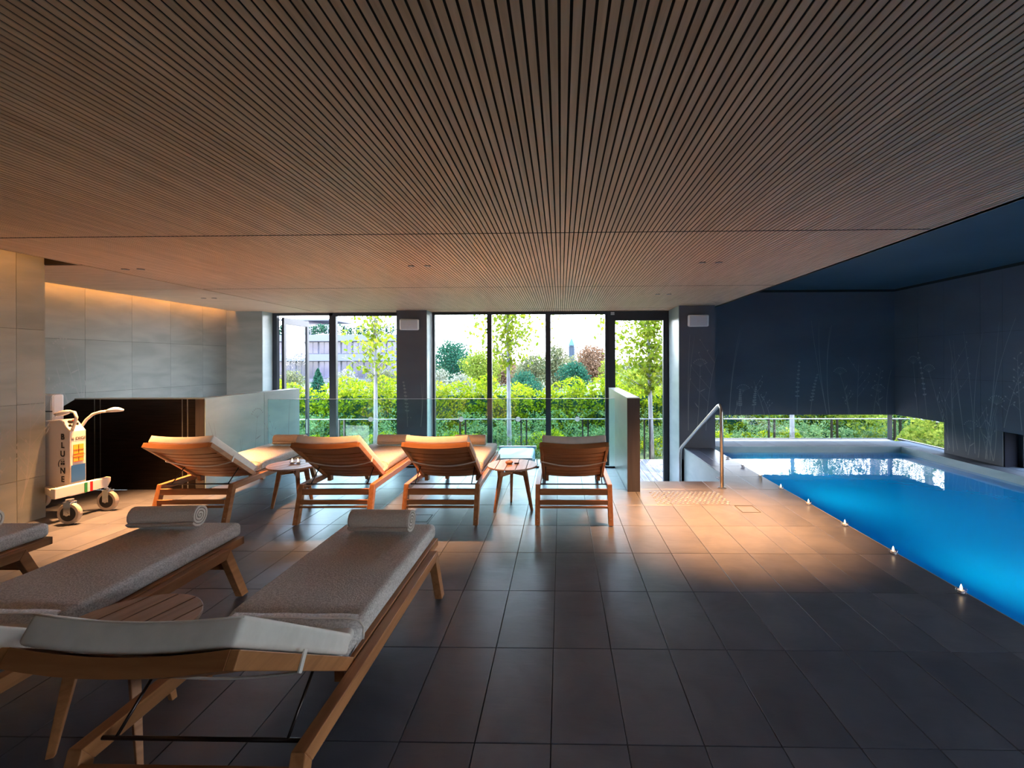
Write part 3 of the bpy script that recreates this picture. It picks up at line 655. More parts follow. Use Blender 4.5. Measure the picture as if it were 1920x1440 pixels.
# tealights
def tealight(loc, label, group, lit=True):
    r = empty('tealight', loc); tag(r, label, 'tealight', group)
    MB().lathe([(.018, 0), (.026, .004), (.030, .030), (.027, .030), (.023, .007), (.001, .005)], (0, 0, 0), 16).build('glass_cup', 'cup', r, smooth=True)
    MB().lathe([(.020, .006), (.020, .020), (.003, .019)], (0, 0, 0), 14).build('wax', 'white', r)
    if lit: MB().lathe([(.001, .020), (.0075, .030), (.0065, .040), (.001, .058)], (0, 0, 0), 8).build('flame', 'flame', r, smooth=True)
    return r
M['cup'] = clear('tealight_cup_glass', (.93, .93, .95), 1.5)
tealight((-2.79, 4.70, .45), 'left tealight of the pair on the left window-row table', 'tealights on the side table')
tealight((-2.735, 4.71, .45), 'right tealight of the pair on the left window-row table', 'tealights on the side table')
ords = ['nearest the camera', 'second nearest', 'third nearest', 'fourth nearest', 'fifth nearest', 'sixth nearest', 'seventh nearest', 'farthest, by the column']
for k, (x, y) in enumerate(((2.57, 3.006), (2.573, 3.614), (2.57, 4.215), (2.575, 4.836), (2.565, 5.416), (2.57, 5.987), (2.57, 6.55), (2.57, 7.14))):
    tealight((x, y, 0), 'small lit tealight on the pool edge, %s of the row' % ords[k], 'tealights along the pool edge', lit=k < 6)
bw = empty('bowl', (-.535, 4.70, .45)); tag(bw, 'small round reddish wooden bowl on the right side table', 'bowl')
MB().lathe([(.022, 0), (.038, .012), (.040, .028), (.034, .028), (.030, .014), (.002, .010)], (0, 0, 0), 18).build('bowl_body', 'teak', bw, smooth=True)
MB().lathe([(.030, .018), (.001, .019)], (0, 0, 0), 12).build('bowl_filling', 'cream', bw)
lt = empty('lighter', (-.46, 4.70, .45)); tag(lt, 'tiny black lighter beside the bowl on the right side table', 'lighter')
MB().box(-.022, .022, -.007, .007, 0, .014).build('lighter_body', 'black', lt, bevel=.003)
MB().box(.016, .026, -.006, .006, .004, .018).build('lighter_head', 'rod', lt)

# ------------------------------------------------------------------ pool lift cart
u = Vector((.15, .989, 0)); v_ = Vector((-.989, .15, 0)); up = Vector((0, 0, 1)); A0 = Vector((-4.795, 4.38, 0))
ct = empty('pool_lift_cart', (-4.8, 4.5, 0)); tag(ct, 'white wheeled pool lift cart with tricolour stripes beside the grey pier', 'cart')
def lc(o, par=None):
    o.parent = par or ct
    if not par: o.location = -ct.location
    return o
def body_pts(a, b, c): return A0 + v_ * a + u * b + up * c
mb = MB(); prof = [(0, .832), (.10, .93), (.13, .945), (.34, .93), (.34, .20), (0, .20)]
pts = [body_pts(a, 0, z) for a, z in prof] + [body_pts(a, .135, z) for a, z in prof]; n = 6
mb.add(pts, [tuple(range(n)), tuple(range(2 * n - 1, n - 1, -1))] + [(i, i + n, (i + 1) % n + n, (i + 1) % n) for i in range(n)])
body = lc(mb.build('cart_body', 'cart', bevel=.006))
def quad(o, eu, ev, w, h, off, name, m, par=body, t=.002):
    nrm = eu.cross(ev).normalized(); p = Vector(o) + nrm * off
    vs_ = [p, p + eu * w, p + eu * w + ev * h, p + ev * h]; vs_ += [q - nrm * t for q in vs_]
    ob = MB().add(vs_, [(0, 1, 2, 3), (7, 6, 5, 4), (0, 4, 5, 1), (1, 5, 6, 2), (2, 6, 7, 3), (3, 7, 4, 0)]).build(name, m)
    ob.parent = par; return ob
# front face (seen right of the edge): origin A0, runs along u; its normal points to +x
fn = u.cross(up).normalized()
quad(A0 + u * .01 + up * .60, u, up, .115, .22, .003, 'name_plate', 'cart')
quad(A0 + u * .025 + up * .53, u, up, .085, .17, .006, 'instruction_label', 'yellow')
for z in (.575, .605, .645, .53): quad(A0 + u * .025 + up * z, u, up, .085, .005, .009, 'label_line', 'red')
for (uu, z, h) in ((.066, .61, .09), (.066, .535, .04)): quad(A0 + u * uu + up * z, u, up, .003, h, .009, 'label_line', 'ink')
quad(A0 + u * .008 + up * .335, u, up, .118, .165, .005, 'blue_panel', 'blue')
def text(s, origin, ex, ey, size, m, par, name='lettering', bold=.012):
    cu = D.curves.new(name, 'FONT'); cu.body = s; cu.size = 1; cu.extrude = .01; cu.offset = bold; cu.align_x = 'CENTER'
    to = D.objects.new(name, cu); COL.objects.link(to); dg = bpy.context.evaluated_depsgraph_get(); me = D.meshes.new_from_object(to.evaluated_get(dg))
    D.objects.remove(to); ez = ex.cross(ey).normalized()
    mw = Matrix.Translation(Vector(origin)) @ Matrix(((ex.x, ey.x, ez.x, 0), (ex.y, ey.y, ez.y, 0), (ex.z, ey.z, ez.z, 0), (0, 0, 0, 1))) @ Matrix.Scale(size, 4)
    me.transform(mw); me.materials.clear(); me.materials.append(M[m]); o = D.objects.new(name, me); COL.objects.link(o); o.parent = par; return o
# side face with the vertical word: faces the camera (-u side)
ex = -v_; sx = .085
y0 = .755
for k, chh in enumerate(('B', 'L', 'U', None, 'N', 'E')):
    o0 = A0 + v_ * sx - u * .003 + up * (y0 - k * .083)
    if chh: text(chh, o0, ex, up, .080, 'ink', body, bold=.022)
    else:
        lg = MB()
        arc = [o0 + ex * (.052 * math.cos(t) + .0) + up * (.052 * math.sin(t) + .005) for t in [math.radians(75 + 12 * i) for i in range(12)]]
        for p, q in zip(arc[:-1], arc[1:]): lg.bar(p, q, .003, .004, up=u)
        lg.build('logo_arc', 'bronze_edge', body)
        lo = MB()
        for dx in (-.014, .014):
            lo.bar(o0 + ex * dx + up * .0, o0 + ex * dx + up * .022, .011, .003, up=u)
            lo.bar(o0 + ex * dx + up * .030, o0 + ex * dx + up * .041, .011, .003, up=u)
        lo.bar(o0 + ex * -.02 + up * .011, o0 + ex * .02 + up * .011, .003, .008, up=u)
        lo.build('logo_mark', 'ink', body)
text('ii DIGI', A0 + u * .068 + fn * .006 + up * .745, u, up, .042, 'ink', body, bold=.012)
# control top: buttons
for (a, b, m_, rr_) in ((.05, .035, 'ink', .012), (.06, .10, 'ink', .012), (.085, .06, 'ink', .02), (.09, .095, 'red', .018)):
    z = .832 + a * .98; lc(MB().lathe([(rr_, -.004), (rr_, .014), (rr_ * .6, .02)], body_pts(a, b, z), 12).build('button', m_))
# beam, feet, wheels
B0 = Vector((-4.727, 4.185, 0))
mb = MB(); prof = [(-.0, .228), (-.0, .327), (.47, .327), (.47, .285), (.44, .228)]
pts = [B0 + u * a + up * z for a, z in prof] + [B0 + v_ * .055 + u * a + up * z for a, z in prof]; n = 5
mb.add(pts, [tuple(range(n)), tuple(range(2 * n - 1, n - 1, -1))] + [(i, i + n, (i + 1) % n + n, (i + 1) % n) for i in range(n)])
beam = lc(mb.build('base_beam', 'cart', bevel=.006))
quad(B0 + u * .235 + up * .229, u, up, .024, .096, .003, 'stripe', 'green'); quad(B0 + u * .259 + up * .229, u, up, .022, .096, .003, 'stripe', 'white'); quad(B0 + u * .281 + up * .229, u, up, .024, .096, .003, 'stripe', 'red')
lc(MB().bar(B0 + v_ * .05 + u * .05 + up * .26, B0 + v_ * .36 + u * .18 + up * .26, .06, .07).build('base_beam', 'cart', bevel=.005))
for (px, py, tw) in ((-4.59, 4.19, 1.65), (-4.625, 4.585, 1.60), (-5.42, 4.66, 1.6)):
    w = empty('caster', (px, py, 0), tw); w.parent = ct; w.location = Vector((px, py, 0)) - ct.location
    c = MB().lathe([(.070, -.02), (.094, -.021), (.1, -.012), (.1, .012), (.094, .021), (.070, .02)], (0, 0, .1), 28, 'X').build('tyre', 'tyre', w, smooth=False)
    MB().lathe([(.010, -.024), (.069, -.0215), (.069, .0215), (.010, .024)], (0, 0, .1), 24, 'X').build('hub', 'black', w)
    MB().box(.026, .031, -.03, .03, .09, .205).box(-.031, -.026, -.03, .03, .09, .205).box(-.031, .031, -.035, .035, .205, .212).lathe([(.018, -.034), (.018, .034)], (0, 0, .1), 12, 'X').build('fork', 'chrome', w)
    MB().lathe([(.03, .212), (.03, .232)], (0, 0, 0), 16).build('swivel', 'chrome', w)
def arm(pts, tip, name='handle'):
    a = lc(MB().tube(pts, .0135, 10).build(name, 'cart', smooth=True))
    b = lc(MB().tube(tip, [.014, .024, .027, .022, .012], 10).build('wrapped_grip', 'film', smooth=True)); return a
arm([(-4.84, 4.50, .80), (-4.83, 4.52, .86), (-4.80, 4.54, .93), (-4.75, 4.56, .985), (-4.69, 4.58, 1.005), (-4.64, 4.59, 1.01)], [(-4.64, 4.59, 1.01), (-4.60, 4.6, 1.02), (-4.56, 4.6, 1.026), (-4.52, 4.6, 1.025), (-4.48, 4.6, 1.02)])
arm([(-4.82, 4.42, .83), (-4.78, 4.41, .91), (-4.75, 4.40, .97), (-4.77, 4.40, 1.02), (-4.82, 4.40, 1.03)], [(-4.81, 4.40, 1.03), (-4.85, 4.40, 1.022), (-4.89, 4.40, 1.012), (-4.93, 4.40, 1.004), (-4.965, 4.40, 1.0)])
lc(MB().box(-5.42, -5.245, 4.62, 4.74, .2, 1.18).build('lift_mast', 'white', bevel=.02)); lc(MB().box(-5.42, -5.24, 4.615, 4.62, 1.0, 1.01).build('mast_joint', 'ink'))

# ------------------------------------------------------------------ engraved plants on the walls (thin pale line drawings)
def faint(name, c, a):
    m = D.materials.new(name); m.use_nodes = True; n = m.node_tree.nodes; b = n['Principled BSDF']; b.inputs['Base Color'].default_value = (*c, 1); b.inputs['Roughness'].default_value = .7; b.inputs['Alpha'].default_value = a; return m
M['mural'] = faint('wall_drawing_line', (.75, .75, .74), .38)
def mural(parent, P, specs, seed):
    """P(u, v) -> point just proud of the wall; specs: (kind, u, v, height, lean)"""
    rr = random.Random(seed); mb = MB()
    def stroke(pts, w0, w1):
        n = len(pts); vs_ = []
        for i, (a, b) in enumerate(pts):
            q = pts[min(i + 1, n - 1)]; p = pts[max(i - 1, 0)]; dx, dy = q[0] - p[0], q[1] - p[1]; l = math.hypot(dx, dy) or 1; w = w0 + (w1 - w0) * i / (n - 1)
            vs_ += [P(a - dy / l * w, b + dx / l * w), P(a + dy / l * w, b - dx / l * w)]
        mb.add(vs_, [(2 * i, 2 * i + 1, 2 * i + 3, 2 * i + 2) for i in range(n - 1)])
    def curve(u0, v0, h, lean, bend, n=12): return [(u0 + lean * t * h + bend * h * t * t, v0 + h * t * (1 - .08 * t)) for t in [i / n for i in range(n + 1)]]
    def leaf(u0, v0, a, l, w):
        pts = [(u0 + math.cos(a) * l * t, v0 + math.sin(a) * l * t) for t in (0, .25, .5, .75, 1)]
        ws = (.001, w, w * 1.1, w * .7, .0005); vs_ = []
        for (p, q), k in zip(pts, ws): vs_ += [P(p - math.sin(a) * k, q + math.cos(a) * k), P(p + math.sin(a) * k, q - math.cos(a) * k)]
        mb.add(vs_, [(2 * i, 2 * i + 1, 2 * i + 3, 2 * i + 2) for i in range(4)])
    for (kind, u0, v0, h, lean) in specs:
        c = curve(u0, v0, h, lean, rr.uniform(-.15, .15)); stroke(c, .0045, .0018)
        if kind == 'blade': stroke(curve(u0, v0, h * .98, lean + .01, rr.uniform(-.15, .15)), .006, .001)
        if kind == 'twig':
            for i in range(4, 12, 2):
                s = rr.choice((-1, 1)); p = c[i]; q = curve(p[0], p[1], h * .28, s * rr.uniform(.5, .9), -s * .1, 6); stroke(q, .0025, .001)
                for k in (3, 6): leaf(q[k][0], q[k][1], math.pi / 2 + rr.uniform(-1, 1), .035, .007)
        if kind == 'bell':
            for i in range(4, 13):
                p = c[i]
                for s in (-1, 1): leaf(p[0], p[1], math.pi / 2 - s * rr.uniform(1.0, 1.7), .045 * (1.3 - i / 14), .013)
        if kind == 'bud':
            for i in range(3, 13):
                p = c[i]; s = 1 if i % 2 else -1; l = .09 * (1.15 - i / 16); a = math.pi / 2 - s * .9
                e = (p[0] + math.cos(a) * l, p[1] + math.sin(a) * l); stroke([p, e], .0018, .001); leaf(e[0], e[1], a, .035, .010)
        if kind == 'umbel':
            p = c[-1]
            for i in range(9):
                a = math.pi / 2 + (i - 4) * .26; e = (p[0] + math.cos(a) * .12, p[1] + math.sin(a) * .12); stroke([p, e], .0014, .001); leaf(e[0], e[1], a, .022, .009)
            for i in (4, 7): leaf(c[i][0], c[i][1], rr.uniform(.3, 2.8), .12, .008)
    o = mb.build('engraved_plants', 'mural', parent); o['kind'] = 'stuff'; return o
Rr = random.Random(11)
def field(a, b, n, v0, hmin, hmax, kinds): return [(Rr.choice(kinds), Rr.uniform(a, b), v0, Rr.uniform(hmin, hmax), Rr.uniform(-.3, .3)) for _ in range(n)]
mural(wl, lambda a, b: (-5.037, a, b), field(3.2, 4.33, 13, .15, .5, 1.25, ['twig', 'blade', 'umbel', 'twig']), 1)
mural(wr, lambda a, b: (-6.247, a, b), [('umbel', 5.9, .9, .85, -.45), ('blade', 5.86, .8, .9, .02), ('blade', 5.75, .8, .7, -.35), ('umbel', 5.75, .8, .35, -.3), ('twig', 6.0, .9, .6, .2), ('blade', 7.6, .9, .5, .1), ('blade', 6.5, .9, .35, -.1)], 2)
mural(lp, lambda a, b: (.392, a - 5.38, b), [('blade', 5.6, .1, .75, -.2), ('blade', 5.9, 0, .55, .1), ('umbel', 6.2, 0, .8, .05), ('twig', 6.5, 0, .7, .1), ('blade', 7.0, .1, .9, -.05)], 3)
mural(cl, lambda a, b: (a, 8.447, b), [('bell', -2.85, .3, .9, 0), ('blade', -2.6, .3, .9, .1)], 4)
mural(cr, lambda a, b: (a, 7.977, b), [('blade', 2.2, .3, 1.8, -.02), ('twig', 2.5, .3, 1.5, .05), ('umbel', 2.35, .3, 1.2, .08)], 5)
mural(wb, lambda a, b: (a, 8.647, b), [('blade', 3.15, .5, 1.7, .03), ('bell', 3.35, .5, .5, 0), ('bell', 3.6, .5, .55, .02), ('bell', 4.4, .5, 1.05, 0), ('bell', 4.65, .5, .8, .05), ('blade', 5.0, .5, 1.8, -.12), ('blade', 4.95, .5, 1.9, -.2), ('twig', 5.5, .5, 1.0, .05), ('umbel', 5.35, .5, .8, -.1), ('bud', 5.8, .5, .9, .15), ('blade', 6.05, .5, .9, -.05)]
      + field(3.2, 6.0, 5, .5, .3, .7, ['twig', 'umbel']), 6)
mural(wrt, lambda a, b: (6.197, a, b), [('bud', 6.3, .55, 1.1, .10), ('bud', 6.55, .55, .95, -.2), ('blade', 7.0, .1, 2.0, .05), ('blade', 7.15, .1, 1.9, .15), ('blade', 6.75, .6, 1.6, -.1), ('twig', 7.3, .1, 1.6, .2), ('umbel', 7.45, .1, 1.3, .3), ('bell', 7.9, .52, 1.2, .1), ('umbel', 8.1, .52, 1.0, .1), ('blade', 5.9, .6, 1.4, .1), ('bud', 5.5, .55, .9, .1)]
      + field(6.6, 7.5, 10, .05, .4, 1.2, ['twig', 'blade', 'umbel']), 7)

# ------------------------------------------------------------------ outdoors
gr = MB().box(-120, 120, 11.75, 400, -1.3, -1.12).box(6.9, 120, -20, 11.75, -1.3, -1.12).box(-120, -9, 9.0, 11.75, -1.3, -1.12).build('lawn', 'soil'); gr['kind'] = 'structure'; gr['label'] = 'green ground beyond the deck'
dk = empty('deck', (0, 10.3, -1.0)); tag(dk, 'weathered deck outside the garden doors', kind='structure')
dme = None
for k in range(60):
    x = -8.0 + k * .145
    if x > .4 or k % 1 == 0:
        if dme is None: o = MB().box(0, .135, -1.38, 1.45, -.03, 0).build('deck_board', 'deck', dk, bevel=.002); dme = o.data
        else: o = D.objects.new('deck_board', dme); COL.objects.link(o); o.parent = dk; bb = o.modifiers.new('bevel', 'BEVEL'); bb.width = .002
        o.location = (x, 0, 0)
dm2 = D.objects.new('deck_board', dme)
for k in range(60, 102):
    o = D.objects.new('deck_board', dme); COL.objects.link(o); o.parent = dk; o.location = (-8.0 + k * .145, 0, 0)
# low railing at the deck edge
fn_ = empty('garden_railing', (0, 11.8, -1.0)); tag(fn_, 'thin metal garden railing with paired posts along the deck edge', 'railing')
MB().box(-8.2, 8.95, -.02, .02, 1.01, 1.03).build('top_rail', 'railmetal', fn_)
pm = None
for k in range(11):
    for dx in (0, .14):
        x = -7.35 + 1.58 * k + dx
        if x > 8.9: continue
        if pm is None: o = MB().box(-.016, .016, -.03, .03, 0, 1.01).build('post', 'rod', fn_); pm = o.data
        else: o = D.objects.new('post', pm); COL.objects.link(o); o.parent = fn_
        o.location = (x, 0, 0)
fr2 = empty('garden_railing', (9.0, 9.0, -1.0)); tag(fr2, 'side run of the metal garden railing outside the right pool windows', 'railing')
MB().box(-.02, .02, -6, 2.77, 1.01, 1.03).build('top_rail', 'railmetal', fr2)
for k in range(6): o = MB().box(-.03, .03, -.02, .02, 0, 1.01).build('post', 'rod', fr2); o.location = (0, -5.8 + 1.6 * k, 0)

def leaves(name, m, centers, size, parent=None, aspect=.55, flat=0.0, curl=0):
    """quad leaves at given centres (N,3) with random directions"""
    n = len(centers); c = np.asarray(centers, float)
    d = RNG.normal(size=(n, 3)); d[:, 2] *= (1 - flat); d /= np.linalg.norm(d, axis=1)[:, None]
    e = RNG.normal(size=(n, 3)); e -= (e * d).sum(1)[:, None] * d; e /= np.linalg.norm(e, axis=1)[:, None]
    s = size * RNG.uniform(.6, 1.35, (n, 1))
    v = np.stack([c - d * s, c + e * s * aspect, c + d * s, c - e * s * aspect], 1).reshape(-1, 3)
    me = D.meshes.new(name); me.vertices.add(4 * n); me.vertices.foreach_set('co', v.ravel())
    me.loops.add(4 * n); me.loops.foreach_set('vertex_index', np.arange(4 * n, dtype=np.int32))
    me.polygons.add(n); me.polygons.foreach_set('loop_start', np.arange(0, 4 * n, 4, dtype=np.int32)); me.update(calc_edges=True)
    me.materials.append(M[m]); o = D.objects.new(name, me); COL.objects.link(o)
    if parent: o.parent = parent
    return o
def blob(n, c, r, shell=.55):
    d = RNG.normal(size=(n, 3)); d /= np.linalg.norm(d, axis=1)[:, None]
    rad = RNG.uniform(shell, 1, (n, 1)) ** .7
    return np.asarray(c) + d * rad * np.asarray(r)
# hedge: one continuous clipped row with a bumpy top
hd = empty('hedge', (0, 15.2, -1.12)); tag(hd, 'long bright yellow-green hedge behind the garden railing', 'hedge')
P_ = []
for x in np.arange(-13, 16, .42):
    top = .80 + .16 * math.sin(x * 1.7) + .10 * math.sin(x * 4.3 + 1) + RNG.uniform(-.06, .12)
    for k in range(4):
        P_.append(blob(260, (x + RNG.uniform(-.1, .1), 15.1 + RNG.uniform(-.35, .35), top - .35 - .45 * k), (.42, .5, .38)) - np.array([0, 15.2, -1.12]))
leaves('foliage', 'lf_hedge', np.concatenate(P_), .052, hd)
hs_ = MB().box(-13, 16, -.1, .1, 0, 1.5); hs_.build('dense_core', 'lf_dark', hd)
# ferny shrubs in front of the hedge
P_ = []; 
for k in range(130):
    x = RNG.uniform(-11, 12); y = RNG.uniform(12.4, 14.0); h = RNG.uniform(.45, 1.0) * (.8 + .3 * (y - 12.4))
    for q in range(12):
        a = RNG.uniform(0, 6.28); ln = RNG.uniform(.35, .6); t = np.linspace(0, 1, 30)[:, None]
        sp0 = np.array([x, y, -1.1]); pth = sp0 + np.concatenate([np.cos(a) * ln * t ** 1.4, np.sin(a) * ln * t ** 1.4, h * (t * 1.5 - .5 * t ** 2.5)], 1)
        P_.append(pth + RNG.normal(scale=.028, size=pth.shape))
tag(leaves('ferny_shrubs', 'lf_fern', np.concatenate(P_), .036, aspect=.4), 'feathery light green shrubs filling the bed between railing and hedge', 'shrubs', kind='stuff')
P_ = []
for k in range(26):
    x = RNG.uniform(-8, 9); y = RNG.uniform(12.2, 12.9); P_.append(blob(300, (x, y, -.85 + RNG.uniform(0, .25)), (.3, .3, .3)))
tag(leaves('yellow_shrubs', 'lf_hedge', np.concatenate(P_), .035), 'low golden shrubs scattered just behind the railing', 'shrubs', kind='stuff')
# shrubs outside the right windows
P_ = []
for k in range(60):
    P_.append(blob(420, (RNG.uniform(7.6, 12), RNG.uniform(5.5, 14), RNG.uniform(-.9, .6)), (.5, .5, .5)))
tag(leaves('side_shrubs', 'lf_yel', np.concatenate(P_), .05), 'mixed green shrubs outside the right hand pool windows', 'shrubs', kind='stuff')
# pink path behind
tag(MB().box(4.2, 8.2, 16.2, 21, -1.12, -1.08).build('garden_path', 'path'), 'pale pink paved garden path beyond the pool window', 'path')['kind'] = 'structure'

def young_tree(px, base, label, fork, lean, nl, spread, seed, topz=4.6):
    rr = np.random.default_rng(seed); r = empty('young_tree', base); tag(r, label, 'tree', 'young trees on the deck edge')
    tp = [(lean * t * 1.2 + .03 * math.sin(3 * t + seed), 0, t * (topz + 1.0)) for t in np.linspace(0, 1, 10)]
    MB().tube(tp, [.062 * (1 - .75 * t) + .006 for t in np.linspace(0, 1, 10)], 8).build('trunk', 'bark', r, smooth=True)
    br = MB(); cs = []
    for k in range(26):
        z0 = fork + (topz + .6 - fork) * k / 26; a = k * 2.4 + seed; ln = spread * (1.1 - .55 * k / 26) * rr.uniform(.7, 1.1)
        t0 = z0 / (topz + 1.0); x0 = lean * t0 * 1.2
        pts = [np.array([x0 + math.cos(a) * ln * t, math.sin(a) * ln * t, z0 + ln * .8 * t * (1.1 - .35 * t)]) for t in (0, .3, .6, 1)]
        br.tube([tuple(p) for p in pts], [.018, .012, .008, .003], 5)
        for i in range(3):
            m_ = int(nl / 26 / 3); tt = rr.uniform(0, 1, (m_, 1)); seg = pts[i] * (1 - tt) + pts[i + 1] * tt
            cs.append(seg + rr.normal(scale=.07 + .07 * i, size=(m_, 3)))
    br.build('branches', 'bark', r, smooth=True)
    leaves('foliage', 'lf_tree', np.concatenate(cs), .062, r, aspect=.62)
young_tree(0, (-5.05, 12.3, -1.12), 'slender young tree with sparse leaves in front of the white building', 2.15, 0.03, 1250, .85, 1)
young_tree(0, (-1.42, 12.3, -1.12), 'slender young tree seen through the middle window', 2.35, 0.02, 2300, 1.15, 2)
young_tree(0, (2.42, 12.3, -1.12), 'slender young tree with dense yellow-green crown behind the right garden door', 1.75, -.06, 4600, 1.35, 3)
young_tree(0, (6.15, 12.3, -1.12), 'slender young tree mirrored in the pool beyond the low window', 2.3, .02, 2200, .9, 4)

def W_(x, y, Dp): return (math.tan(math.atan((x - 1034) / 860) - .0206) * Dp, 1.5 + (678 - y) / 860 * Dp)
def bgtree(x, top, hw, Dp, m, label, n=2600, name='garden_tree', base=720, cone=False, cat='tree'):
    X, Zt = W_(x, top, Dp); w = hw / 860 * Dp * 1.35; g = -1.12; r = empty(name, (X, Dp, g)); tag(r, label, cat, 'background trees and bushes')
    H = Zt - g; sz = max(.055, .0022 * Dp); P = []; rr = np.random.default_rng(int(x) + int(top))
    if cone:
        t = rr.uniform(0, 1, (n, 1)); a = rr.uniform(0, 6.28, (n, 1)); rad = w * (1 - t) ** .8 * rr.uniform(.4, 1, (n, 1))
        P = [np.concatenate([np.cos(a) * rad, np.sin(a) * rad, H * (.08 + .92 * t)], 1)]
    else:
        nb = 22
        for k in range(nb):
            a = rr.uniform(0, 6.28); zz = .12 + .74 * (k + .5) / nb; q = rr.uniform(.1, .75)
            env = math.sqrt(max(.05, 1 - ((zz - .45) / .52) ** 2)); rad = w * (.42 + .15 * rr.uniform())
            hh = min(rad, H * .2)
            P.append(blob(n // nb, (math.cos(a) * q * w * env * .85, math.sin(a) * q * w * env * .85, min(H * zz, H - hh)), (rad * env ** .5, rad * env ** .5, hh), .3))
        P.append(blob(n // 4, (0, 0, H * .48), (w * .82, w * .82, H * .48), .6))
    leaves('foliage', m, np.concatenate(P), sz, r, aspect=.6)
    MB().tube([(0, 0, 0), (0, 0, H * .5), (.05 * w, 0, H * .8)], [.03 * H, .022 * H, .008 * H], 6).build('trunk', 'bark', r)
bgtree(850, 634, 42, 46, 'lf_dark', 'large dense blue-green tree left in the middle windows', 7000)
bgtree(903, 653, 34, 40, 'lf_yel', 'rounded yellow-green tree beside the large dark one', 5000)
bgtree(826, 688, 18, 26, 'lf_pale', 'pale grey-green bush under the large dark tree', 1800, 'garden_bush', cat='bush')
bgtree(866, 696, 26, 24, 'lf_pale', 'pale cream flowering bush above the hedge', 2200, 'garden_bush', cat='bush')
bgtree(1003, 660, 36, 44, 'lf_olive', 'olive tree right of the middle young tree', 3600)
bgtree(985, 694, 28, 30, 'lf_dark', 'low dark green bush behind the middle young tree', 2600, 'garden_bush', cat='bush')
bgtree(1045, 642, 24, 42, 'lf_olive', 'tall olive tree left of the church tower', 4200)
bgtree(1078, 676, 26, 38, 'lf_dark', 'dark green tree under the church tower', 3600)
bgtree(1112, 644, 28, 60, 'lf_brown', 'rust-brown autumn tree right of the church tower', 5200)
bgtree(1143, 668, 20, 40, 'lf_yel', 'yellow-green tree at the right edge of the tower window', 2600)
bgtree(1190, 690, 42, 30, 'lf_yel', 'light bushy tree behind the right garden door', 4200)
bgtree(1250, 660, 40, 36, 'lf_olive', 'olive tree behind the right hand column', 2600)
bgtree(596, 690, 16, 28, 'lf_dark', 'dark conifer in front of the white building', 3000, cone=True)
bgtree(545, 690, 20, 30, 'lf_olive', 'brownish bush beyond the open garden door', 2000, 'garden_bush', cat='bush')
bgtree(650, 690, 28, 26, 'lf_pale', 'pale bush left of the left young tree', 2600, 'garden_bush', cat='bush')
bgtree(715, 686, 30, 27, 'lf_olive', 'grey-green bush right of the left young tree', 2600, 'garden_bush', cat='bush')
bgtree(940, 672, 26, 50, 'lf_brown', 'orange tree partly hidden by the middle young tree', 2600)
for i, (xx, tt, hh, dd, mm) in enumerate(((1545, 500, 50, 24, 'lf_yel'), (1640, 430, 52, 20, 'lf_dark'), (1740, 420, 60, 23, 'lf_yel'), (1880, 420, 70, 19, 'lf_olive'))):
    bgtree(xx, tt, hh, dd, mm, ['yellow-green tree at the left of the pool reflection', 'dark tree mirrored in the middle of the pool reflection', 'bright green tree mirrored at the right of the pool reflection', 'olive tree beyond the far right corner of the pool'][i], 9000)
bt = empty('tree_belt', (0, 70, -1.12)); tag(bt, 'long low belt of distant mixed trees along the horizon', 'trees', kind='stuff')
P_ = [blob(300, (x, RNG.uniform(-3, 3), q + .5 * math.sin(x * .31) + RNG.uniform(-.4, .4)), (2.1, 2.0, 1.2)) for x in np.arange(-60, 70, 1.6) for q in (.8, 2.0)]
leaves('foliage', 'lf_olive', np.concatenate(P_), .17, bt)
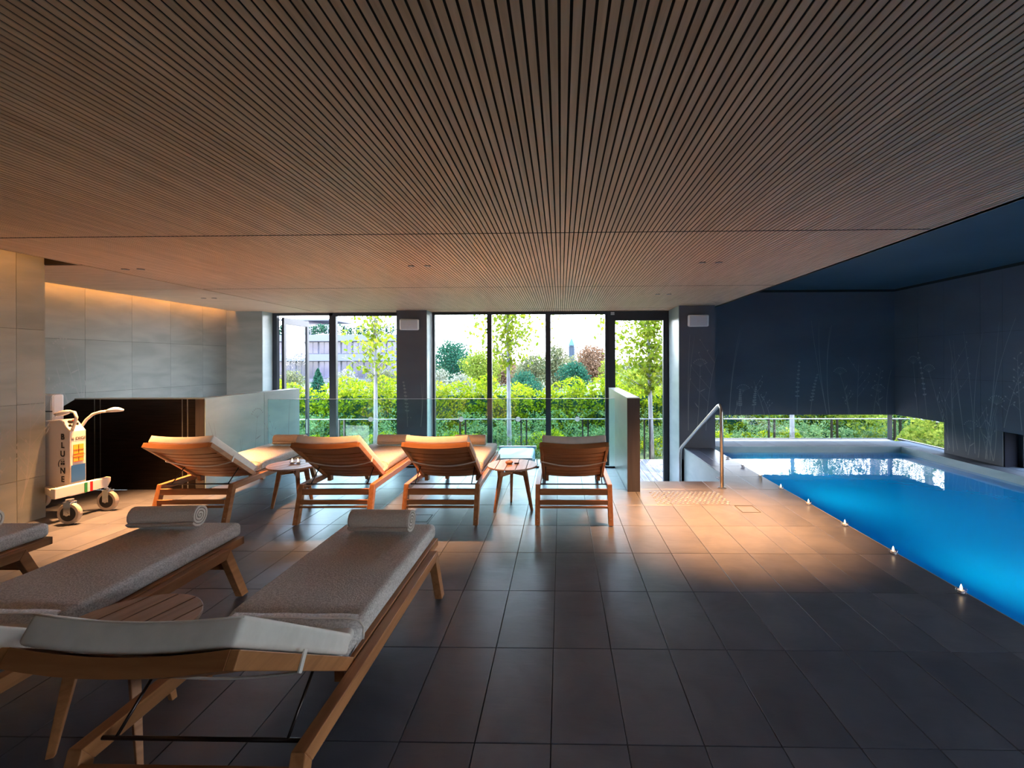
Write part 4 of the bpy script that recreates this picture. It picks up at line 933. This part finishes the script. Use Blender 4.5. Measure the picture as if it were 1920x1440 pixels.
# white apartment building
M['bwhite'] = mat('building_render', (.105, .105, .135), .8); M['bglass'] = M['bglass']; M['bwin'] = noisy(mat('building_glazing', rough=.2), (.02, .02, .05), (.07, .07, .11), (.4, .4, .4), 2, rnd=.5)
bd = empty('apartment_building', (-30, 60, -1.12)); tag(bd, 'white three-storey apartment building with roof terrace at the left', 'building')
bo = lambda o: (setattr(o, 'location', (30, -60, 1.12)), o)[1]
bo(MB().box(-40, -21.5, 60.6, 70, -1.1, 5.0).build('facade', 'bwhite', bd))
for (z0, z1) in ((4.30, 5.15), (1.70, 2.60)): bo(MB().box(-40.2, -21.3, 59.6, 60.6, z0, z1).build('floor_band', 'bwhite', bd))
for (z0, z1) in ((2.65, 4.28), (-.6, 1.68)):
    for k in range(12):
        x = -39.8 + k * 1.52; f = bo(MB().box(x, x + 1.4, 60.5, 60.62, z0, z1).build('window', 'bwhite', bd))
        MB().box(x + .07, x + .66, 60.46, 60.5, z0 + .07, z1 - .07).box(x + .74, x + 1.33, 60.46, 60.5, z0 + .07, z1 - .07).build('pane', 'bwin', f)
for k in range(9): bo(MB().box(-39.9 + 2.3 * k, -39.82 + 2.3 * k, 59.7, 59.78, 5.1, 6.5).build('terrace_post', 'bwhite', bd))
bo(MB().box(-38, -34.5, 62, 68, 5.0, 7.2).build('penthouse', 'bwin', bd)); bo(MB().box(-38.3, -31.0, 61.6, 68, 7.2, 7.4).build('penthouse_roof', 'bwhite', bd))
pp = np.concatenate([blob(240, (x, 60.8, 5.3 + RNG.uniform(0, .8)), (.8, .5, .7)) for x in np.arange(-39, -22, .95)])
o = leaves('terrace_plants', 'lf_dark', pp, .13, bd); o.location = (30, -60, 1.12); o['kind'] = 'stuff'
# church tower
ch_ = empty('church_tower', (3.5, 150, -1.12)); tag(ch_, 'distant church tower with pale blue spire above the trees', 'tower')
M['tower'] = mat('tower_stone', (.03, .042, .06), .8); M['spire'] = mat('spire_copper', (.03, .075, .10), .6)
tz = lambda y: 1.5 + (678 - y) / 860 * 150 + 1.12
MB().box(-1.0, 1.0, -.9, .9, 0, tz(666)).build('shaft', 'tower', ch_)
for (a, b) in ((-.65, -.65), (.65, -.65), (.65, .65), (-.65, .65)): MB().box(a * 1.15 - .22, a * 1.15 + .22, b - .22, b + .22, tz(668), tz(650)).build('belfry_pillar', 'tower', ch_)
MB().box(-.62, .62, -.62, .62, tz(666), tz(650)).build('belfry_core', 'tower', ch_)  # added solid core darkens belfry openings washed out by the sky
MB().box(-.85, .85, -.85, .85, tz(650), tz(648)).build('cornice', 'tower', ch_); MB().lathe([(1.2, tz(648)), (.7, tz(642)), (.02, tz(633))], (0, 0, 0), 8).build('spire', 'spire', ch_)
